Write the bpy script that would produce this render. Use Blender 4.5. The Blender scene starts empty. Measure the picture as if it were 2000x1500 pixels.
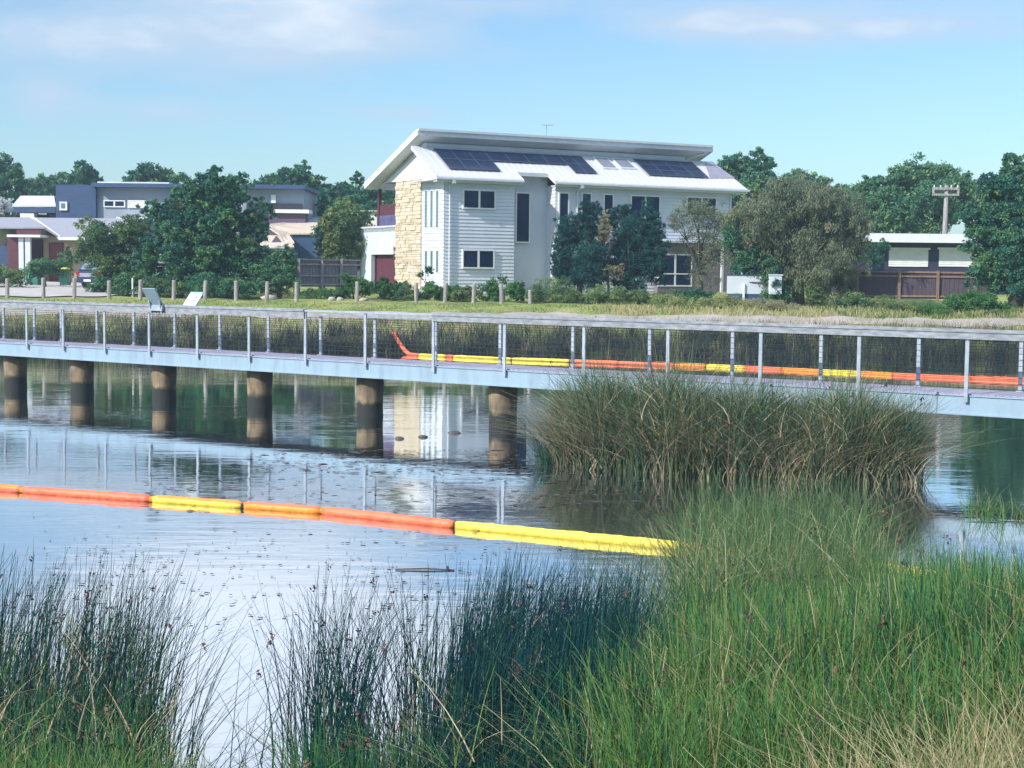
import bpy, math, random
import numpy as np
from mathutils import Matrix, Vector
rad = math.radians
SC = bpy.context.scene
COL = SC.collection
RNG = np.random.default_rng(7)
random.seed(7)

# ------------------------------------------------------------------ camera
F = 3000.0                      # focal length in pixels of the 2000 px wide photograph
PITCH = math.atan(220 / 3000); ROLL = rad(0.62)
CAM = Vector((0, 0, 3.7))
fwd = Vector((0, math.cos(PITCH), -math.sin(PITCH)))
r0 = Vector((1, 0, 0)); u0 = Vector((0, math.sin(PITCH), math.cos(PITCH)))
rgt = r0 * math.cos(ROLL) + u0 * math.sin(ROLL)
upv = u0 * math.cos(ROLL) - r0 * math.sin(ROLL)
cd = bpy.data.cameras.new('camera'); cam = bpy.data.objects.new('camera', cd); COL.objects.link(cam)
cd.sensor_width = 36; cd.lens = 36 * F / 2000; cd.clip_start = 0.1; cd.clip_end = 6000
m = Matrix((rgt, upv, -fwd)).transposed().to_4x4(); m.translation = CAM
cam.matrix_world = m
SC.camera = cam

# ------------------------------------------------------------------ sun, sky, exposure
SUN_DIR = Vector((-0.72, -0.58, 0.62)).normalized()      # towards the sun
sun_el = math.asin(SUN_DIR.z); sun_az = math.atan2(SUN_DIR.x, SUN_DIR.y)
sl = bpy.data.lights.new('sun', 'SUN'); sl.energy = 2.55; sl.angle = rad(0.8); sl.color = (1.0, 0.95, 0.87)
so = bpy.data.objects.new('sun', sl); COL.objects.link(so)
so.rotation_euler = SUN_DIR.to_track_quat('Z', 'Y').to_euler(); so.location = (0, 0, 60)
SC.view_settings.view_transform = 'Standard'; SC.view_settings.look = 'None'
SC.view_settings.exposure = 1.08; SC.view_settings.gamma = 1.0
SC.cycles.max_bounces = 6; SC.cycles.transparent_max_bounces = 6; SC.cycles.caustics_reflective = False

W = bpy.data.worlds.new('World'); SC.world = W; W.use_nodes = True
nt = W.node_tree; N = nt.nodes; L = nt.links; N.clear()
def nd(t, **k):
    n = N.new(t)
    for a, b in k.items(): setattr(n, a, b)
    return n
def wmath(op, a, b=None, c=None, clamp=False):
    n = nd('ShaderNodeMath', operation=op); n.use_clamp = clamp
    for i, v in enumerate((a, b, c)):
        if v is None: continue
        if isinstance(v, (int, float)): n.inputs[i].default_value = v
        else: L.new(v, n.inputs[i])
    return n.outputs[0]
sky = nd('ShaderNodeTexSky', sky_type='NISHITA'); sky.sun_disc = False
sky.sun_elevation = sun_el; sky.sun_rotation = sun_az; sky.air_density = 1.0; sky.dust_density = 0.6; sky.ozone_density = 1.6
tc = nd('ShaderNodeTexCoord'); sp = nd('ShaderNodeSeparateXYZ'); L.new(tc.outputs['Generated'], sp.inputs[0])
az = wmath('ARCTAN2', sp.outputs[0], sp.outputs[1]); el = wmath('ARCSINE', sp.outputs[2])
# cloud field: direction space, stretched along the horizon
cx = nd('ShaderNodeCombineXYZ'); L.new(wmath('MULTIPLY', az, 3.2), cx.inputs[0]); L.new(wmath('MULTIPLY', el, 9.0), cx.inputs[1])
nz = nd('ShaderNodeTexNoise'); nz.inputs['Scale'].default_value = 3.1; nz.inputs['Detail'].default_value = 6; nz.inputs['Roughness'].default_value = 0.55
L.new(cx.outputs[0], nz.inputs['Vector'])
nz2 = nd('ShaderNodeTexNoise'); nz2.inputs['Scale'].default_value = 9; nz2.inputs['Detail'].default_value = 5
L.new(cx.outputs[0], nz2.inputs['Vector'])
def sky_pt(px, py):
    d = (fwd * F + rgt * (px - 1000) + upv * (750 - py)).normalized()
    return math.atan2(d.x, d.y), math.asin(d.z)
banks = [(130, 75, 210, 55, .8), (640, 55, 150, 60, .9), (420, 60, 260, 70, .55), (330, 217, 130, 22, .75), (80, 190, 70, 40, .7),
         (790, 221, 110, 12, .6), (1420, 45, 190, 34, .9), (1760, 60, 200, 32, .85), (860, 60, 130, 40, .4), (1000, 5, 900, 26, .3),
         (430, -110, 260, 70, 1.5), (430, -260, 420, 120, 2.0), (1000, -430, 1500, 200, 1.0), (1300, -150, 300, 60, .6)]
tot = None
wob = wmath('MULTIPLY', wmath('SUBTRACT', nz2.outputs['Fac'], 0.5), 1.1)
for px, py, wx, wy, amp in banks:
    a0, e0 = sky_pt(px, py)
    da = wmath('DIVIDE', wmath('SUBTRACT', az, a0), wx / F)
    de = wmath('DIVIDE', wmath('SUBTRACT', el, e0), wy / F)
    r2 = wmath('ADD', wmath('MULTIPLY', da, da), wmath('MULTIPLY', de, de))
    b = wmath('MULTIPLY', wmath('EXPONENT', wmath('MULTIPLY', r2, -0.9)), amp)
    tot = b if tot is None else wmath('ADD', tot, b)
dens = wmath('ADD', tot, wmath('MULTIPLY', wmath('SUBTRACT', nz.outputs['Fac'], 0.52), 1.9))
dens = wmath('MULTIPLY', wmath('MINIMUM', dens, wmath('MULTIPLY', tot, 2.0)), 1.15, clamp=True)
dens = wmath('MULTIPLY', dens, 0.9)
up_ = wmath('MULTIPLY', wmath('SUBTRACT', el, 0.165), 9.0, clamp=True)
dens = wmath('ADD', dens, wmath('MULTIPLY', up_, wmath('MULTIPLY', tot, .45)), clamp=True)
high = wmath('MULTIPLY', wmath('SUBTRACT', el, 0.30), 3.5, clamp=True)      # bright cloud added overhead, out of view, to raise the ambient fill
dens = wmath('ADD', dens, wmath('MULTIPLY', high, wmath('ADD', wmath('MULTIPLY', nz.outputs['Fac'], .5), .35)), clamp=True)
ramp = nd('ShaderNodeMix', data_type='RGBA')      # shaded underside to bright cloud
fac2 = wmath('MULTIPLY', wmath('SUBTRACT', nz2.outputs['Fac'], 0.42), 3.0, clamp=True)
bright = wmath('ADD', wmath('MULTIPLY', fac2, 0.55), wmath('MULTIPLY', wmath('SUBTRACT', tot, 0.9), 1.2), clamp=True)
L.new(bright, ramp.inputs[0]); ramp.inputs[6].default_value = (3.0, 3.75, 4.7, 1); ramp.inputs[7].default_value = (4.5, 4.9, 5.4, 1)
glow = nd('ShaderNodeMix', data_type='RGBA'); L.new(wmath('MULTIPLY', up_, wmath('MULTIPLY', tot, .75), clamp=True), glow.inputs[0]); L.new(ramp.outputs[2], glow.inputs[6]); glow.inputs[7].default_value = (5.6, 6.2, 7.2, 1)
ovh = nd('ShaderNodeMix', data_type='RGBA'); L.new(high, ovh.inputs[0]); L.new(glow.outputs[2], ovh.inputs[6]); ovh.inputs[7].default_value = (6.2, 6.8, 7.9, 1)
tint = nd('ShaderNodeMix', data_type='RGBA', blend_type='MULTIPLY'); tint.inputs[0].default_value = 1.0
L.new(sky.outputs[0], tint.inputs[6]); tint.inputs[7].default_value = (0.60, 0.745, 0.85, 1)
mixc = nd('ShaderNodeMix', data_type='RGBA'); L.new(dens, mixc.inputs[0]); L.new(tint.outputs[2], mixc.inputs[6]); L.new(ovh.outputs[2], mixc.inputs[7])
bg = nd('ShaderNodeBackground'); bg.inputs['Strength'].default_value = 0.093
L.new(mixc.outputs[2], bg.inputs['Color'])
wo = nd('ShaderNodeOutputWorld'); L.new(bg.outputs[0], wo.inputs['Surface'])

# ------------------------------------------------------------------ helpers
def ray(px, py): return (fwd * F + rgt * (px - 1000) + upv * (750 - py))
def P(px, py, D):
    d = ray(px, py); return CAM + d * (D / d.y)
def PZ(px, py, z):
    d = ray(px, py); return CAM + d * ((z - CAM.z) / d.z)
def near_shore(X): return 8.7 + 3.6 * np.clip((np.asarray(X, float) + .5) / 4.0, 0, 1)
def far_shore(X):
    X = np.asarray(X, float); return 69.0 + .5 * np.sin(X * .31) + .35 * np.sin(X * .93 + 1)
def G(X, Y):
    X = np.asarray(X, float); Y = np.asarray(Y, float)
    n = np.interp(Y - near_shore(X), [-12, -6, -3, 0, 1.5, 5], [2.1, 1.35, .65, 0, -.3, -.8])
    f = np.interp(Y - far_shore(X), [-6, -2, 0, 1.6, 3.8, 6.5, 9, 14, 21, 30, 60, 4000], [-.8, -.4, 0, .75, 1.4, 1.8, 1.98, 2.15, 2.4, 2.6, 2.8, 3.4])
    return np.where(Y < 38, n, f)
def PGr(px, D, dz=0.0):
    X = P(px, 560, D).x; return Vector((X, D, float(G(X, D)) + dz))

def tag(o, label=None, cat=None, group=None, kind=None):
    if label: o['label'] = label
    if cat: o['category'] = cat
    if group: o['group'] = group
    if kind: o['kind'] = kind
    return o
def empty(name, loc, label, cat, group=None, rz=0.0):
    o = bpy.data.objects.new(name, None); COL.objects.link(o); o.location = loc; o.rotation_euler = (0, 0, rz)
    return tag(o, label, cat, group)
def copy_tree(o, parent=None):
    c = o.copy(); COL.objects.link(c)
    if parent: c.parent = parent
    for ch in list(o.children): copy_tree(ch, c)
    return c

class MB:
    def __init__(s): s.v = []; s.f = []; s.m = []
    def add(s, vs, fs, mi=0):
        k = len(s.v); s.v += [tuple(v) for v in vs]; s.f += [tuple(i + k for i in f) for f in fs]; s.m += [mi] * len(fs); return s
    def box(s, x0, x1, y0, y1, z0, z1, mi=0):
        return s.add([(x0, y0, z0), (x1, y0, z0), (x1, y1, z0), (x0, y1, z0), (x0, y0, z1), (x1, y0, z1), (x1, y1, z1), (x0, y1, z1)],
                     [(0, 3, 2, 1), (4, 5, 6, 7), (0, 1, 5, 4), (1, 2, 6, 5), (2, 3, 7, 6), (3, 0, 4, 7)], mi)
    def bar(s, p, q, w, h, mi=0, up=(0, 0, 1)):          # box beam between two points
        p = Vector(p); q = Vector(q); d = (q - p).normalized(); up = Vector(up)
        a = d.cross(up)
        if a.length < 1e-4: a = d.cross(Vector((0, 1, 0)))
        a.normalize(); b = a.cross(d).normalized(); a *= w / 2; b *= h / 2
        vs = [p - a - b, p + a - b, p + a + b, p - a + b, q - a - b, q + a - b, q + a + b, q - a + b]
        return s.add(vs, [(0, 3, 2, 1), (4, 5, 6, 7), (0, 1, 5, 4), (1, 2, 6, 5), (2, 3, 7, 6), (3, 0, 4, 7)], mi)
    def slab(s, pts, th, mi=0):                          # polygon pts (3D) extruded by vector th
        n = len(pts); th = Vector(th); a = [Vector(p) for p in pts]; b = [p + th for p in a]
        return s.add(a + b, [tuple(range(n))[::-1], tuple(range(n, 2 * n))] + [(i, (i + 1) % n, (i + 1) % n + n, i + n) for i in range(n)], mi)
    def tube(s, path, rs, n=8, mi=0, cap=True):
        path = [Vector(p) for p in path]
        if not hasattr(rs, '__len__'): rs = [rs] * len(path)
        vs = []; fs = []
        for i, p in enumerate(path):
            d = (path[min(i + 1, len(path) - 1)] - path[max(i - 1, 0)]).normalized()
            a = d.cross(Vector((0.13, 0.09, 1))) if abs(d.z) < .95 else d.cross(Vector((1, 0, 0)))
            a.normalize(); b = d.cross(a)
            for k in range(n):
                t = 2 * math.pi * k / n; vs.append(p + (a * math.cos(t) + b * math.sin(t)) * rs[i])
        for i in range(len(path) - 1):
            for k in range(n):
                fs.append((i * n + k, i * n + (k + 1) % n, (i + 1) * n + (k + 1) % n, (i + 1) * n + k))
        if cap: fs += [tuple(range(n))[::-1], tuple(range((len(path) - 1) * n, len(path) * n))]
        return s.add(vs, fs, mi)
    def build(s, name, mats, parent=None, smooth=False, bevel=0):
        me = bpy.data.meshes.new(name); me.from_pydata(s.v, [], s.f)
        if not isinstance(mats, (list, tuple)): mats = [mats]
        for a in mats: me.materials.append(a)
        me.polygons.foreach_set('material_index', s.m)
        if smooth: me.polygons.foreach_set('use_smooth', [True] * len(s.f))
        me.update()
        o = bpy.data.objects.new(name, me); COL.objects.link(o)
        if parent: o.parent = parent
        if bevel:
            b = o.modifiers.new('bevel', 'BEVEL'); b.width = bevel; b.segments = 2; b.limit_method = 'ANGLE'
        return o

def np_mesh(name, V, Q, mat, tintv=None, parent=None):
    me = bpy.data.meshes.new(name)
    V = np.asarray(V, np.float32); Q = np.asarray(Q, np.int32)
    me.vertices.add(len(V)); me.vertices.foreach_set('co', V.ravel())
    me.loops.add(Q.size); me.loops.foreach_set('vertex_index', Q.ravel())
    me.polygons.add(len(Q)); me.polygons.foreach_set('loop_start', np.arange(0, Q.size, Q.shape[1], dtype=np.int32))
    me.update(calc_edges=True)
    if tintv is not None:
        at = me.attributes.new('tint', 'FLOAT', 'POINT'); at.data.foreach_set('value', np.asarray(tintv, np.float32))
    me.materials.append(mat)
    o = bpy.data.objects.new(name, me); COL.objects.link(o)
    if parent: o.parent = parent
    return o

# ------------------------------------------------------------------ materials
def mat_new(name):
    m = bpy.data.materials.new(name); m.use_nodes = True
    t = m.node_tree; b = t.nodes['Principled BSDF']; return m, t, b
def mat(name, c1, c2=None, scale=3.0, rough=.7, bump=0.0, bscale=None, metal=0.0, stretch=(1, 1, 1), detail=6, lo=.35, hi=.65, spec=.5, coord='Object'):
    m, t, b = mat_new(name); b.inputs['Roughness'].default_value = rough; b.inputs['Metallic'].default_value = metal
    b.inputs['Specular IOR Level'].default_value = spec
    c2 = c2 or tuple(x * .86 for x in c1)
    n = t.nodes; l = t.links
    tcn = n.new('ShaderNodeTexCoord'); mp = n.new('ShaderNodeMapping'); mp.inputs['Scale'].default_value = stretch
    l.new(tcn.outputs[coord], mp.inputs[0])
    z = n.new('ShaderNodeTexNoise'); z.inputs['Scale'].default_value = scale; z.inputs['Detail'].default_value = detail; l.new(mp.outputs[0], z.inputs['Vector'])
    mr = n.new('ShaderNodeMapRange'); mr.inputs[1].default_value = lo; mr.inputs[2].default_value = hi; l.new(z.outputs['Fac'], mr.inputs[0])
    mx = n.new('ShaderNodeMix'); mx.data_type = 'RGBA'; l.new(mr.outputs[0], mx.inputs[0])
    mx.inputs[6].default_value = (*c1, 1); mx.inputs[7].default_value = (*c2, 1); l.new(mx.outputs[2], b.inputs['Base Color'])
    if bump:
        z2 = n.new('ShaderNodeTexNoise'); z2.inputs['Scale'].default_value = bscale or scale * 4; z2.inputs['Detail'].default_value = 4; l.new(mp.outputs[0], z2.inputs['Vector'])
        bp = n.new('ShaderNodeBump'); bp.inputs['Strength'].default_value = bump; bp.inputs['Distance'].default_value = .02
        l.new(z2.outputs['Fac'], bp.inputs['Height']); l.new(bp.outputs[0], b.inputs['Normal'])
    return m
def leafmat(name, stops, trans=.25, rough=.6):
    """colour from the per-leaf 'tint' attribute; thin leaves let some light through"""
    m, t, b = mat_new(name); n = t.nodes; l = t.links
    a = n.new('ShaderNodeAttribute'); a.attribute_name = 'tint'
    r = n.new('ShaderNodeValToRGB'); e = r.color_ramp.elements
    while len(e) < len(stops): e.new(.5)
    for k, (p, c) in enumerate(stops): e[k].position = p; e[k].color = (*c, 1)
    l.new(a.outputs['Fac'], r.inputs[0]); l.new(r.outputs[0], b.inputs['Base Color']); b.inputs['Roughness'].default_value = rough
    b.inputs['Specular IOR Level'].default_value = .15
    tr = n.new('ShaderNodeBsdfTranslucent'); l.new(r.outputs[0], tr.inputs[0])
    ms = n.new('ShaderNodeMixShader'); ms.inputs[0].default_value = trans
    l.new(b.outputs[0], ms.inputs[1]); l.new(tr.outputs[0], ms.inputs[2]); l.new(ms.outputs[0], n['Material Output'].inputs[0])
    return m

M = {}
M['board'] = mat('painted_weatherboard', (.66, .69, .76), (.55, .59, .66), .8, .55, lo=.4, hi=.8)
M['render'] = mat('pale_render', (.58, .62, .69), (.53, .58, .65), 1.5, .8, .2, 30)
M['white'] = mat('white_paint', (.80, .80, .79), (.72, .73, .74), 3, .45)
M['trim'] = mat('off_white_trim', (.66, .69, .73), (.58, .62, .68), 3, .5)
M['gable'] = mat('white_gable', (.72, .73, .75), (.66, .68, .72), 2, .7)
M['roofw'] = mat('pale_metal_roof', (.66, .66, .68), (.58, .60, .64), 2, .4, stretch=(4, .3, 1))
M['glass'] = mat('dark_window_glass', (.006, .016, .055), (.014, .032, .085), .6, .08, lo=.4, hi=.6, spec=.10)
M['slit'] = mat('slit_window_glass', (.10, .17, .20), (.16, .23, .26), 1.5, .15)
M['solar'] = mat('solar_cells', (.010, .022, .06), (.016, .032, .085), 1.2, .2, spec=.3)
M['solarf'] = mat('solar_frame', (.10, .12, .20), None, 3, .4, metal=.3)
M['maroon'] = mat('dark_maroon', (.085, .018, .03), (.11, .03, .04), 3, .5)
M['garage'] = mat('plum_garage_door', (.13, .03, .055), (.10, .022, .045), 3, .5, stretch=(1, 1, 6))
M['dark'] = mat('dark_trim', (.02, .022, .04), None, 3, .5)
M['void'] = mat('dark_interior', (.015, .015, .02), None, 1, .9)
M['navy'] = mat('navy_cladding', (.035, .075, .17), (.03, .06, .14), 1, .5, stretch=(1, 1, 4))
M['greyh'] = mat('blue_grey_cladding', (.30, .34, .42), (.26, .30, .38), 1, .7)
M['brick'] = mat('tan_brick', (.52, .40, .27), (.42, .31, .20), 9, .85, .4, stretch=(1, 1, 3))
M['pbrick'] = mat('purple_brick', (.14, .10, .15), (.10, .07, .12), 9, .85, .4, stretch=(1, 1, 3))
M['rooftile'] = mat('grey_roof_tiles', (.33, .34, .40), (.28, .29, .35), 6, .75, .4, 30)
M['sandtile'] = mat('sand_roof_tiles', (.62, .52, .42), (.50, .42, .34), 5, .8, .4, 25)
M['reddoor'] = mat('red_brown_door', (.22, .05, .055), (.17, .04, .045), 4, .6)
M['cream'] = mat('cream_panel', (.74, .73, .66), (.68, .68, .60), 2, .6)
M['fence'] = mat('weathered_paling', (.21, .19, .23), (.12, .11, .14), 5, .9, .5, 20, stretch=(6, 6, .4))
M['fenced'] = mat('dark_paling', (.10, .075, .10), (.06, .045, .065), 5, .9, .5, 20, stretch=(6, 6, .4))
M['timber'] = mat('weathered_timber', (.42, .39, .37), (.22, .20, .20), 5, .9, .6, 22, stretch=(3, 3, .5))
M['postbrown'] = mat('brown_fence_post', (.27, .17, .14), (.2, .13, .11), 5, .9)
M['railtimber'] = mat('grey_rail_timber', (.38, .41, .45), (.20, .22, .26), 5, .9, .5, 25, stretch=(1, 1, 3), lo=.3, hi=.7)
M['steel'] = mat('galvanised_steel', (.40, .45, .51), (.30, .34, .41), 6, .45, metal=.15)
M['fascia'] = mat('pale_blue_fascia', (.30, .42, .53), (.21, .29, .36), 1.6, .5, .1, 6, stretch=(2.5, 2.5, .6), lo=.46, hi=.85)
M['deck'] = mat('lilac_grey_deck', (.36, .35, .46), (.29, .29, .38), 3, .8, .3)
M['cable'] = mat('dark_cable', (.035, .04, .055), None, 3, .5, metal=.4)
M['pile'] = mat('stained_timber_pile', (.24, .17, .085), (.03, .03, .035), 1.7, .85, .6, 14, stretch=(1, 1, 1.6), lo=.42, hi=.60)
def pile_mat():
    m, t, b = mat_new('tide_stained_pile'); n = t.nodes; l = t.links; b.inputs['Roughness'].default_value = .85
    tcn = n.new('ShaderNodeTexCoord')
    def nz_(sc, st):
        mp = n.new('ShaderNodeMapping'); mp.inputs['Scale'].default_value = st; l.new(tcn.outputs['Object'], mp.inputs[0])
        z = n.new('ShaderNodeTexNoise'); z.inputs['Scale'].default_value = sc; z.inputs['Detail'].default_value = 6; l.new(mp.outputs[0], z.inputs['Vector']); return z.outputs['Fac']
    def mx_(f, a, c):
        x = n.new('ShaderNodeMix'); x.data_type = 'RGBA'; l.new(f, x.inputs[0])
        for i, v in ((6, a), (7, c)):
            if isinstance(v, tuple): x.inputs[i].default_value = (*v, 1)
            else: l.new(v, x.inputs[i])
        return x.outputs[2]
    r = n.new('ShaderNodeMapRange'); r.inputs[1].default_value = .38; r.inputs[2].default_value = .66; l.new(nz_(2.2, (1, 1, .7)), r.inputs[0])
    c = mx_(r.outputs[0], (.33, .25, .15), (.12, .09, .07))
    r2 = n.new('ShaderNodeMapRange'); r2.inputs[1].default_value = .50; r2.inputs[2].default_value = .75; l.new(nz_(9, (1, 1, .2)), r2.inputs[0])
    c = mx_(r2.outputs[0], c, (.06, .05, .045))
    sx = n.new('ShaderNodeSeparateXYZ'); l.new(tcn.outputs['Object'], sx.inputs[0])
    ad = n.new('ShaderNodeMath'); ad.operation = 'MULTIPLY_ADD'; l.new(nz_(3, (1, 1, 1)), ad.inputs[0]); ad.inputs[1].default_value = -.35; l.new(sx.outputs[2], ad.inputs[2])
    r3 = n.new('ShaderNodeMapRange'); r3.inputs[1].default_value = .24; r3.inputs[2].default_value = .12; l.new(ad.outputs[0], r3.inputs[0])
    c = mx_(r3.outputs[0], c, (.022, .026, .024)); l.new(c, b.inputs['Base Color'])
    bp = n.new('ShaderNodeBump'); bp.inputs['Strength'].default_value = .6; bp.inputs['Distance'].default_value = .02; l.new(nz_(12, (1, 1, .25)), bp.inputs['Height']); l.new(bp.outputs[0], b.inputs['Normal'])
    return m
M['pile'] = pile_mat()
M['bark'] = mat('grey_brown_bark', (.12, .095, .075), (.06, .05, .045), 6, .9, .6, 20, stretch=(2, 2, .4))
M['pbark'] = mat('pale_gum_bark', (.34, .30, .27), (.2, .17, .15), 4, .85)
M['binlid'] = mat('yellow_bin_lid', (.75, .72, .10), None, 3, .5)
M['bin'] = mat('dark_green_bin', (.02, .13, .09), (.03, .16, .12), 3, .5)
M['bingreen'] = mat('bright_green_plastic', (.03, .5, .30), None, 3, .5)
M['rubber'] = mat('black_rubber', (.012, .012, .014), None, 3, .8)
M['rock'] = mat('pale_rock', (.46, .42, .38), (.34, .31, .29), 4, .9, .6)
M['gravel'] = mat('pale_gravel_drive', (.50, .46, .44), (.42, .39, .39), 1.1, .95, .5, 20)
M['signback'] = mat('blue_grey_sign_back', (.27, .38, .44), (.24, .34, .40), 3, .5)
M['signface'] = mat('white_sign_face', (.80, .83, .84), None, 3, .5)
M['signink'] = mat('grey_sign_print', (.18, .20, .24), (.4, .42, .45), 14, .7)
M['lamp_red'] = mat('red_tail_lamp', (.35, .01, .03), None, 3, .25)
M['car'] = mat('dark_blue_car_paint', (.02, .035, .09), (.025, .04, .10), 2, .2, metal=.3)
M['carsilver'] = mat('silver_lilac_panel', (.34, .34, .44), None, 2, .3, metal=.3)
M['chrome'] = mat('bright_metal', (.6, .6, .62), None, 2, .25, metal=.9)
M['twig'] = mat('grey_twigs', (.26, .23, .23), (.16, .14, .14), 8, .9)

def boom_mat(name, c1, c2):
    return mat(name, c1, c2, 3.5, .5, .9, 11, stretch=(1, 1, 1), spec=.35, lo=.48, hi=.75)
M['borange'] = boom_mat('orange_boom_fabric', (.95, .21, .10), (.62, .13, .07))
M['byellow'] = boom_mat('yellow_boom_fabric', (.90, .70, .09), (.60, .45, .07))
M['bamber'] = boom_mat('amber_boom_fabric', (.95, .34, .05), (.88, .22, .03))

# ground: soil, green and dry grass mixed by noise
def ground_mat():
    m, t, b = mat_new('bank_ground'); n = t.nodes; l = t.links; b.inputs['Roughness'].default_value = .95; b.inputs['Specular IOR Level'].default_value = .1
    tcn = n.new('ShaderNodeTexCoord')
    z = n.new('ShaderNodeTexNoise'); z.inputs['Scale'].default_value = .35; z.inputs['Detail'].default_value = 8; z.inputs['Roughness'].default_value = .7; l.new(tcn.outputs['Object'], z.inputs['Vector'])
    r = n.new('ShaderNodeValToRGB'); e = r.color_ramp.elements
    e[0].position = .36; e[0].color = (.20, .15, .11, 1); e[1].position = .66; e[1].color = (.36, .30, .18, 1)
    q = e.new(.44); q.color = (.20, .27, .08, 1); q = e.new(.55); q.color = (.32, .35, .13, 1)
    l.new(z.outputs['Fac'], r.inputs[0])
    sx = n.new('ShaderNodeSeparateXYZ'); l.new(tcn.outputs['Object'], sx.inputs[0])
    mr = n.new('ShaderNodeMapRange'); mr.inputs[1].default_value = .0; mr.inputs[2].default_value = 1.5; l.new(sx.outputs[2], mr.inputs[0])
    mx = n.new('ShaderNodeMix'); mx.data_type = 'RGBA'; l.new(mr.outputs[0], mx.inputs[0]); mx.inputs[6].default_value = (.045, .04, .03, 1); l.new(r.outputs[0], mx.inputs[7])
    l.new(mx.outputs[2], b.inputs['Base Color'])
    z2 = n.new('ShaderNodeTexNoise'); z2.inputs['Scale'].default_value = 9; z2.inputs['Detail'].default_value = 6; l.new(tcn.outputs['Object'], z2.inputs['Vector'])
    bp = n.new('ShaderNodeBump'); bp.inputs['Strength'].default_value = .8; bp.inputs['Distance'].default_value = .1; l.new(z2.outputs['Fac'], bp.inputs['Height']); l.new(bp.outputs[0], b.inputs['Normal'])
    return m
M['ground'] = ground_mat()

def water_mat():
    m, t, b = mat_new('lake_water'); n = t.nodes; l = t.links; n.remove(b)
    tcn = n.new('ShaderNodeTexCoord')
    def noise(scale, st, detail=3, rough=.5):
        mp = n.new('ShaderNodeMapping'); mp.inputs['Scale'].default_value = st; l.new(tcn.outputs['Object'], mp.inputs[0])
        z = n.new('ShaderNodeTexNoise'); z.inputs['Scale'].default_value = scale; z.inputs['Detail'].default_value = detail; z.inputs['Roughness'].default_value = rough
        l.new(mp.outputs[0], z.inputs['Vector']); return z.outputs['Fac']
    def mth(op, a, bb=None, clamp=False):
        q = n.new('ShaderNodeMath'); q.operation = op; q.use_clamp = clamp
        for i, v in enumerate((a, bb)):
            if v is None: continue
            if isinstance(v, (int, float)): q.inputs[i].default_value = v
            else: l.new(v, q.inputs[i])
        return q.outputs[0]
    patch = noise(.16, (.45, 1.1, 1), 4, .6)                     # where the breeze ruffles the lake
    amt = mth('MULTIPLY', mth('SUBTRACT', patch, .42), 4.0, True)
    rip = noise(1.0, (1.1, 3.6, 1), 3, .55)
    swl = noise(.35, (.7, 2.2, 1), 2, .5)
    h = mth('ADD', mth('MULTIPLY', rip, mth('ADD', mth('MULTIPLY', amt, .6), .15)), mth('MULTIPLY', swl, .35))
    bp = n.new('ShaderNodeBump'); bp.inputs['Strength'].default_value = .9; bp.inputs['Distance'].default_value = .012; l.new(h, bp.inputs['Height'])
    gl = n.new('ShaderNodeBsdfGlossy'); gl.inputs['Roughness'].default_value = .035; gl.inputs['Color'].default_value = (.95, .97, 1, 1); l.new(bp.outputs[0], gl.inputs['Normal'])
    df = n.new('ShaderNodeBsdfDiffuse'); 
    scum = noise(.55, (.5, 1.6, 1), 8, .68)                      # thin drift of pollen and weed
    sc = mth('MULTIPLY', mth('SUBTRACT', scum, .58), 7.0, True)
    mx = n.new('ShaderNodeMix'); mx.data_type = 'RGBA'; l.new(sc, mx.inputs[0]); mx.inputs[6].default_value = (.03, .045, .05, 1); mx.inputs[7].default_value = (.14, .17, .19, 1)
    l.new(mx.outputs[2], df.inputs['Color'])
    fr = n.new('ShaderNodeFresnel'); fr.inputs['IOR'].default_value = 1.85; l.new(bp.outputs[0], fr.inputs['Normal'])
    fac = mth('MULTIPLY', mth('ADD', mth('MULTIPLY', fr.outputs[0], .62), .60, True), mth('SUBTRACT', 1.0, mth('MULTIPLY', sc, .22)))
    ms = n.new('ShaderNodeMixShader'); l.new(fac, ms.inputs[0]); l.new(df.outputs[0], ms.inputs[1]); l.new(gl.outputs[0], ms.inputs[2])
    l.new(ms.outputs[0], n['Material Output'].inputs[0]); return m
M['water'] = water_mat()

TEAL = [(0, (.016, .076, .082)), (.35, (.036, .140, .105)), (.65, (.085, .235, .110)), (.85, (.17, .31, .10)), (1, (.28, .40, .12))]
M['leafdark'] = leafmat('dark_teal_leaves', TEAL)
M['leafgreen'] = leafmat('mid_green_leaves', [(0, (0.030, 0.104, 0.095)), (.5, (0.085, 0.220, 0.110)), (1, (0.244, 0.378, 0.134))])
M['leafolive'] = leafmat('olive_leaves', [(0, (0.037, 0.098, 0.079)), (.5, (0.110, 0.207, 0.091)), (1, (0.317, 0.390, 0.122))])
M['leafbrown'] = leafmat('grey_olive_leaves', [(0, (.06, .10, .08)), (.5, (.20, .245, .15)), (.85, (.34, .33, .19)), (1, (.42, .32, .22))])
M['leafpine'] = leafmat('blue_green_needles', [(0, (0.009, 0.044, 0.066)), (.5, (0.017, 0.096, 0.101)), (1, (0.053, 0.176, 0.123))])
M['leafpale'] = leafmat('pale_green_leaves', [(0, (.05, .12, .06)), (.5, (.17, .24, .09)), (1, (.45, .48, .20))])
M['leafhedge'] = leafmat('hedge_leaves', [(0, (0.024, 0.098, 0.043)), (.5, (0.061, 0.183, 0.061)), (1, (0.159, 0.317, 0.085))])
M['reed'] = leafmat('rush_stems', [(0, (.003, .028, .042)), (.2, (.008, .06, .062)), (.38, (.03, .13, .055)), (.55, (.07, .20, .05)), (.75, (.15, .22, .065)), (.9, (.27, .22, .12)), (1, (.48, .40, .25))], .15, .5)
M['seed'] = leafmat('brown_seed_heads', [(0, (.035, .02, .045)), (.6, (.10, .045, .05)), (1, (.22, .13, .08))], .1)
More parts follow.
